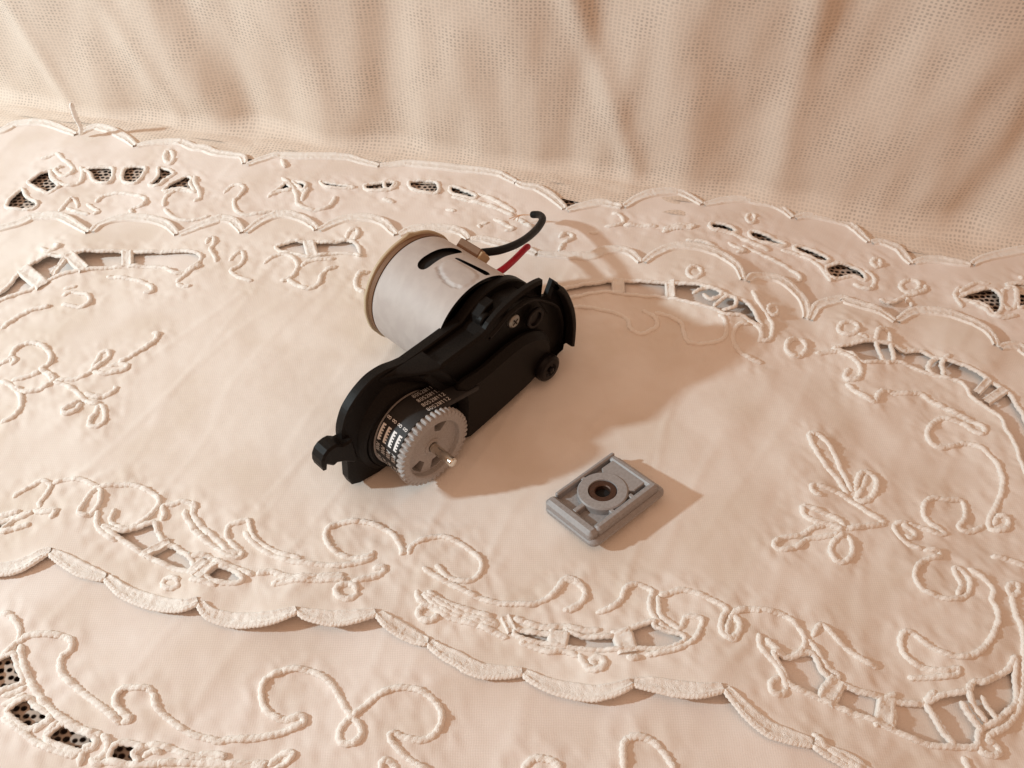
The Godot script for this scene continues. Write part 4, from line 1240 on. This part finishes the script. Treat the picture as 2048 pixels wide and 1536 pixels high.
	lathe(s, 39.1, 11.0, [[-5.1, 2.9], [-4.5, 2.9], [-4.3, 2.6], [-4.3, 2.0], [-4.9, 1.8], [-4.9, 0.0]], 28, at)
	part("shaft_hole", s.mesh(), mats.black_gloss, m)
	# cross-head screw
	var screw := MeshInstance3D.new()
	s = Shape.new()
	lathe(s, 31.8, 15.4, [[-5.1, 1.75], [-4.3, 1.75], [-4.0, 1.4], [-3.95, 0.0]], 24, at)
	screw = part("screw", s.mesh(), mats.screw, m)
	s = Shape.new()
	for f in [0.5, 0.5 + PI / 2]:
		var u: Vector2 = Vector2(cos(f), sin(f)) * 1.0
		var w: Vector2 = Vector2(-sin(f), cos(f)) * 0.22
		s.quad(L(31.8 + u.x + w.x, 15.4 + u.y + w.y, -3.9), L(31.8 + u.x - w.x, 15.4 + u.y - w.y, -3.9), L(31.8 - u.x - w.x, 15.4 - u.y - w.y, -3.9 if f < 1 else -3.89), L(31.8 - u.x + w.x, 15.4 - u.y + w.y, -3.9 if f < 1 else -3.89), Vector3(0, 0, 1))
	part("cross_slot", s.mesh(), mats.dark, screw)
	# hook and foot at the pulley end
	s = Shape.new()
	slab(s, P2([-14.4, 1.2, -15.6, 1.0, -17.9, 3.5, -19.6, 4.8, -20.6, 4.6, -21.9, 6.3, -22.4, 4.9, -23.2, 5.2, -23.3, 6.8, -22.9, 8.4, -22.0, 9.7, -20.8, 10.4, -19.4, 10.5, -18.2, 10.2, -17.4, 9.4, -16.9, 8.8, -15.6, 8.5, -14.4, 8.6]), -14.4, -10.4, 0.5, at)
	part("hook", s.mesh(), mats.black, m)
	# collar behind the pulley
	s = Shape.new()
	lathe(s, 0, 0, [[-12.1, 11.6], [-10.6, 11.4], [-10.2, 11.1], [-10.2, 10.3], [-11.4, 10.1], [-11.4, 0.5]], 64, at)
	part("collar", s.mesh(), mats.black, m)
	# shoulder that runs from the arm round the pulley and dies out below it
	s = Shape.new()
	var shoulder: Array = []
	for k in 49:
		var f := deg_to_rad(48.0 + k * 3.6)
		var fall := smoothstep(0.0, 1.0, 1.0 - k / 48.0)
		var row := PackedVector3Array()
		for q in [[11.3, -11.9], [11.5, -9.6], [12.1, -9.0], [13.2, -9.7], [14.6, -11.0], [15.6, -11.98]]:
			var rr: float = lerpf(11.6, q[0], 0.35 + 0.65 * fall)
			row.append(L(rr * cos(f), rr * sin(f), lerpf(-11.95, q[1], 0.25 + 0.75 * fall)))
		shoulder.append(row)
	s.grid(shoulder, false, -1)
	part("shoulder", s.mesh(), mats.black, m)
	# roller on the lower right
	s = Shape.new()
	lathe(s, 39.6, -5.0, [[-4.5, 3.7], [-1.6, 3.9], [-0.7, 3.7], [-0.3, 3.1], [-0.2, 1.9], [-0.7, 1.5], [-0.7, 0.9], [0.1, 0.75], [0.25, 0.4], [0.3, 0.0]], 36, at)
	part("roller", s.mesh(), mats.black_gloss, m)
	# --- pulley, belt, shaft
	s = Shape.new()
	var toothed := PackedVector2Array()
	var teeth := 44
	for i in teeth:
		for k in [[0.0, 9.55], [0.22, 9.55], [0.38, 10.25], [0.62, 10.4], [0.86, 10.25]]:
			var f: float = TAU * (i + k[0]) / teeth
			toothed.append(Vector2(cos(f), sin(f)) * k[1])
	var gear_rows: Array = []
	for t in [-2.0, -0.55, -0.2]:
		var row := PackedVector3Array()
		for q in toothed:
			var r := 1.0 if t < -0.3 else 0.985
			row.append(L(q.x * r, q.y * r, t))
		gear_rows.append(row)
	for i in 2:
		s.grid([gear_rows[i], gear_rows[i + 1]], true, 1)
	var ring_in := PackedVector3Array()
	for q in toothed:
		var u := q.normalized() * 8.5
		ring_in.append(L(u.x, u.y, 0.0))
	s.grid([gear_rows[2], ring_in], true, 1)
	lathe(s, 0, 0, [[-10.4, 10.2], [-10.1, 10.2], [-10.1, 8.85], [-2.0, 8.85], [-2.0, 10.0]], 72, at)
	lathe(s, 0, 0, [[0.0, 8.5], [-0.05, 7.9], [-0.3, 7.65], [-1.6, 7.5]], 72, at)
	var pulley := part("pulley", s.mesh(), mats.grey, m)
	# recessed face with three openings between the spokes
	s = Shape.new()
	var cutouts: Array = []
	for f0 in [58.0, 212.0, 272.0]:
		var c := PackedVector2Array()
		for k in 9:
			var f: float = deg_to_rad(f0 - 17 + k * 34 / 8.0)
			c.append(Vector2(cos(f), sin(f)) * 7.0)
		for k in 6:
			var f: float = deg_to_rad(f0 + 13 - k * 26 / 5.0)
			c.append(Vector2(cos(f), sin(f)) * 4.3)
		cutouts.append(c)
	var disc := PackedVector2Array()
	for k in 72:
		disc.append(Vector2(cos(TAU * k / 72), sin(TAU * k / 72)) * 7.55)
	var on_face := func(q: Vector2) -> Vector3: return L(q.x, q.y, -1.35)
	part("spoked_face", sheet(disc, cutouts, 0.35, on_face, -1), mats.grey, pulley)
	s = Shape.new()
	for c: PackedVector2Array in cutouts:
		var rows: Array = [PackedVector3Array(), PackedVector3Array()]
		for q in c:
			rows[0].append(L(q.x, q.y, -1.35))
			rows[1].append(L(q.x, q.y, -4.6))
		s.grid(rows, true, -1)
	lathe(s, 0, 0, [[-4.5, 7.5], [-4.5, 0.5]], 48, at)
	part("opening_walls", s.mesh(), mats.grey, pulley)
	s = Shape.new()
	lathe(s, 0, 0, [[-1.4, 2.3], [-1.15, 2.2], [-1.1, 1.4]], 32, at)
	part("hub", s.mesh(), mats.grey, pulley)
	s = Shape.new()
	lathe(s, 0, 0, [[-3.0, 1.18], [5.6, 1.18], [6.0, 0.95], [6.05, 0.0]], 28, at)
	part("shaft", s.mesh(), mats.bright, m)
	s = Shape.new()
	var belt_rows: Array = []
	var sv := -15.0
	while sv < 38.0:
		var a := belt_at(sv, 9.85)
		var b := belt_at(sv, 8.9)
		belt_rows.append(PackedVector3Array([L(b.x, b.y, -10.1), L(a.x, a.y, -10.0), L(a.x, a.y, -9.6), L(a.x, a.y, -2.6), L(a.x, a.y, -2.2), L(b.x, b.y, -2.1)]))
		sv += 0.8
	s.grid(belt_rows, false, 1)
	var belt := part("drive_belt", s.mesh(), mats.rubber, m)
	for k in 4:
		var t := -8.5 + k * 1.86
		part("belt_print", belt_text("80S2M112", 1.12, -0.2 + k * 0.15, t, 0.98), mats.print, belt)
		part("belt_print", belt_text("8", 1.3, 7.6, t, 1.0), mats.print, belt)
		part("belt_print", belt_comb(8.9, 13.3 - k * 0.2, t - 1.15, 1.05), mats.print, belt)
		part("belt_print", belt_text("NVW", 1.3, 16.3, t, 0.75), mats.print, belt)
		part("belt_print", belt_text("80S2M", 1.1, 22.0, t, 0.95), mats.print, belt)
	# --- the motor can
	var me := 29.05
	var mg := 8.12
	var R := 15.07
	var can_at := func(u: float, t: float, r: float) -> Vector3:
		var f := u / R
		return L(me + r * sin(f), mg + r * cos(f), t)
	var deg := func(a: Array) -> PackedVector2Array:
		var out := PackedVector2Array()
		for i in range(0, a.size(), 2):
			out.append(Vector2(deg_to_rad(a[i]) * R, a[i + 1]))
		return out
	var slot: PackedVector2Array = rounded(deg.call([-13.6, -30.7, -8, -31.2, 2, -31.2, 13.6, -31.1, 25, -30.7, 33, -30.2, 36, -29.0, 33, -27.6, 22, -27.3, 11, -27.5, -1, -27.5, -10.5, -27.6, -15.4, -28.3, -16.2, -29.6]), 0.5)
	var axial: PackedVector2Array = deg.call([15.4, -25.4, 17, -25.8, 19.2, -25.0, 22.6, -20.5, 25.4, -16.2, 23.0, -15.0, 18.0, -15.2, 17.2, -19.8])
	var crease: PackedVector2Array = rounded(deg.call([-2.6, -26.1, -5.6, -25.7, -9.4, -24.2, -12.6, -21.8, -13.6, -19.4, -12.8, -17.2, -11.8, -16.2, -11.0, -16.8, -12.0, -19.6, -10.8, -21.6, -7.8, -23.8, -4.6, -25.2]), 0.4)
	var dent: PackedVector2Array = rounded(deg.call([-4, -25.0, -8, -23.5, -11, -20.8, -11.6, -18.4, -10.2, -16.0, -4, -15.2, 6, -15.4, 12, -17, 13.6, -21, 12, -24.5, 4, -25.6]), 0.6)
	var whole := PackedVector2Array([Vector2(-PI * R, -38.4), Vector2(PI * R, -38.4), Vector2(PI * R, -14.2), Vector2(-PI * R, -14.2)])
	var wrap := func(q: Vector2) -> Vector3:
		var r := R
		if q.y < -37.4:
			r -= pow((-37.4 - q.y) / 1.0, 2) * 0.6
		if Geometry2D.is_point_in_polygon(q, dent):
			r += 0.26
		if Geometry2D.is_point_in_polygon(q, crease):
			r -= 0.55
		return can_at.call(q.x, q.y, r)
	var can := part("motor_can", sheet(whole, [slot, axial], 0.45, wrap, 1), mats.steel, m)
	s = Shape.new()
	lathe(s, me, mg, [[-38, 13.9], [-14.4, 13.9]], 64, at)
	part("dark_interior", s.mesh(), mats.dark, can)
	s = Shape.new()
	lathe(s, me, mg, [[-38.3, 14.7], [-38.35, 15.0], [-39.75, 15.0]], 64, at)
	part("gap_shade_ring", s.mesh(), mats.brown, m)  # shadow in the gap behind the can, coloured in as a brown ring
	s = Shape.new()
	var cap_rows: Array = []
	for pr in [[-38.6, 14.3], [-39.8, 14.4], [-39.85, 15.35], [-40.05, 15.6], [-40.6, 15.6], [-40.8, 15.3], [-40.85, 13.0], [-41.1, 3.0], [-41.1, 0.1]]:
		var row := PackedVector3Array()
		for k in 90:
			var f := TAU * k / 90
			var chip := 0.55 * exp(-pow(angle_difference(f, deg_to_rad(8)) / 0.07, 2)) + 0.12 * ripple.get_noise_2d(k * 4.0, 7)
			var r: float = pr[1] + (chip if pr[1] > 15 else 0.0)
			row.append(L(me + r * sin(f), mg + r * cos(f), pr[0]))
		cap_rows.append(row)
	s.grid(cap_rows, true, 1)
	part("end_cap", s.mesh(), mats.tan, m)
	# --- terminal block and leads
	s = Shape.new()
	var term := func(u: float, v: float, t: float) -> Vector3:
		var f := deg_to_rad(60)
		var q := Vector2(sin(f), cos(f)) * (14.6 + v) + Vector2(cos(f), -sin(f)) * u
		return L(me + q.x, mg + q.y, t)
	slab(s, P2([-2.2, 0, 2.2, 0, 2.4, 2.6, 1.8, 2.9, -1.8, 2.9, -2.4, 2.6]), -34.0, -26.4, 0.3, term)
	part("terminal_block", s.mesh(), mats.brown, m)
	s = Shape.new()
	slab(s, P2([-2.1, 0.3, 2.0, 0.2, 2.2, 2.5, 0.8, 2.8, -0.4, 2.5, -1.2, 2.8, -2.2, 2.3]), -26.3, -25.8, 0.2, term)
	part("torn_edge", s.mesh(), mats.fibre, m)
	var inv := m.transform.affine_inverse()
	var lead := func(pts: Array, r: float, squash: bool) -> ArrayMesh:
		var q := PackedVector3Array()
		for p: Vector3 in pts:
			q.append(inv * (p * MM) / MM)
		var line := spline(q, 0.5)
		var last := line.size() - 1
		var rad := func(i: int) -> float: return r * (1.0 if not squash or (i > 0 and i < last) else 0.93)
		var sh := Shape.new()
		tube(sh, line, rad, 14)
		return sh.mesh()
	var bw := part("black_lead", lead.call([Vector3(-11.5, 22.5, -23.5), Vector3(-8.7, 22, -26.3), Vector3(-3.2, 19, -30.9), Vector3(2.2, 15, -38.5), Vector3(6.7, 10, -49.1), Vector3(9.1, 7, -57.5), Vector3(8.4, 5, -62.2), Vector3(6.2, 3.5, -64.2)], 1.12, true), mats.wire_black, m)
	for k in 3:
		var o := Vector3(0, 0.25 * k, 0.25 * k)
		part("copper_strand", lead.call([Vector3(6.6, 3.5, -64.0) + o, Vector3(2.5, 2.5 + 0.3 * k, -65.2 + k * 0.5), Vector3(-0.9 + k * 1.3, 1.8 + 0.5 * k, -64.2 + 1.1 * k)], 0.12, false), mats.copper, bw)
	part("red_lead", lead.call([Vector3(-5.5, 21, -17.5), Vector3(-4.4, 20, -20.3), Vector3(-1.9, 17, -26.1), Vector3(0.8, 13, -33.9), Vector3(3.7, 9, -42.5), Vector3(4.6, 7.2, -45.5)], 0.95, true), mats.wire_red, m)


# ------------------------------------------------------------------ the grey bearing block
func build_block() -> void:
	var b := thing("bearing_block")
	tag(b, "small grey plastic bearing block lying tilted beside the motor", "bearing block")
	# x across, y along the long side, z out of the face
	var across := Vector3(0.6794, 0.135, 0.7132).normalized()
	var along := Vector3(0.7256, -0.0129, -0.6880)
	along = (along - across * along.dot(across)).normalized()
	var out := across.cross(along)
	b.transform = Transform3D(Basis(across, along, out), (Vector3(6.96, 3.6, 37.42) - out * 3.6) * MM)
	var at := func(u: float, v: float, w: float) -> Vector3: return Vector3(u + v * 0.075, v, w) * MM
	var W := 16.2
	var H := 23.4
	var rect := func(u0: float, v0: float, u1: float, v1: float, r: float) -> PackedVector2Array:
		var p := PackedVector2Array()
		for c in [[u1 - r, v0 + r, -90.0], [u1 - r, v1 - r, 0.0], [u0 + r, v1 - r, 90.0], [u0 + r, v0 + r, 180.0]]:
			for k in 6:
				var f: float = deg_to_rad(c[2] + k * 18.0)
				p.append(Vector2(c[0] + r * cos(f), c[1] + r * sin(f)))
		return p
	var s := Shape.new()
	slab(s, rect.call(0.0, 0.0, W, H, 1.8), -0.3, 1.3, 0.75, at)
	part("base_flange", s.mesh(), mats.block, b)
	# the walls round the pocket
	for w in [[0.25, 0.3, W - 1.2, 3.3, 3.5, 1.0, 0.9], [0.35, 3.5, 1.35, H - 1.4, 3.4, 0.45, 0.3], [W - 3.0, 2.6, W - 1.0, H - 1.7, 3.6, 0.9, 0.6], [1.2, H - 3.6, W - 1.4, H - 1.7, 3.5, 0.8, 0.6]]:
		s = Shape.new()
		slab(s, rect.call(w[0], w[1], w[2], w[3], w[5]), 0.8, w[4], w[6], at)
		part("side_wall", s.mesh(), mats.block, b)
	# flat land between the boss and the far wall
	s = Shape.new()
	slab(s, P2([2.3, 16.6, 4.0, 15.2, 11.2, 15.4, 12.4, 16.8, 12.4, H - 3.2, 2.3, H - 3.2]), 0.8, 3.2, 0.2, at)
	part("land", s.mesh(), mats.block, b)
	s = Shape.new()
	lathe(s, 7.5, 11.6, [[0.8, 5.75], [3.2, 5.75], [3.5, 5.45], [3.5, 3.35], [3.2, 3.25], [2.6, 3.25]], 64, at)
	part("boss", s.mesh(), mats.block, b)
	for q in [[1.2, 10.8, 2.4, 11.9], [12.4, 8.4, 14.0, 9.5], [12.2, 14.6, 13.8, 15.7], [6.6, 3.0, 7.8, 6.4]]:
		s = Shape.new()
		slab(s, rect.call(q[0], q[1], q[2], q[3], 0.25), 0.8, 3.15, 0.2, at)
		part("web", s.mesh(), mats.block, b)
	s = Shape.new()
	lathe(s, 7.5, 11.6, [[2.0, 3.2], [3.1, 3.2], [3.25, 3.0], [3.25, 1.9], [3.05, 1.7], [0.5, 1.65]], 48, at)
	part("bush", s.mesh(), mats.bush, b)
	s = Shape.new()
	lathe(s, 7.5, 11.6, [[1.8, 1.66], [1.8, 0.0]], 32, at)
	part("bore", s.mesh(), mats.dark, b)
	# the foot underneath that props the far side up
	s = Shape.new()
	slab(s, rect.call(W - 7.5, 6.0, W - 4.0, H - 5.0, 1.0), -2.2, 0.0, 0.3, at)
	part("rear_foot", s.mesh(), mats.block, b)
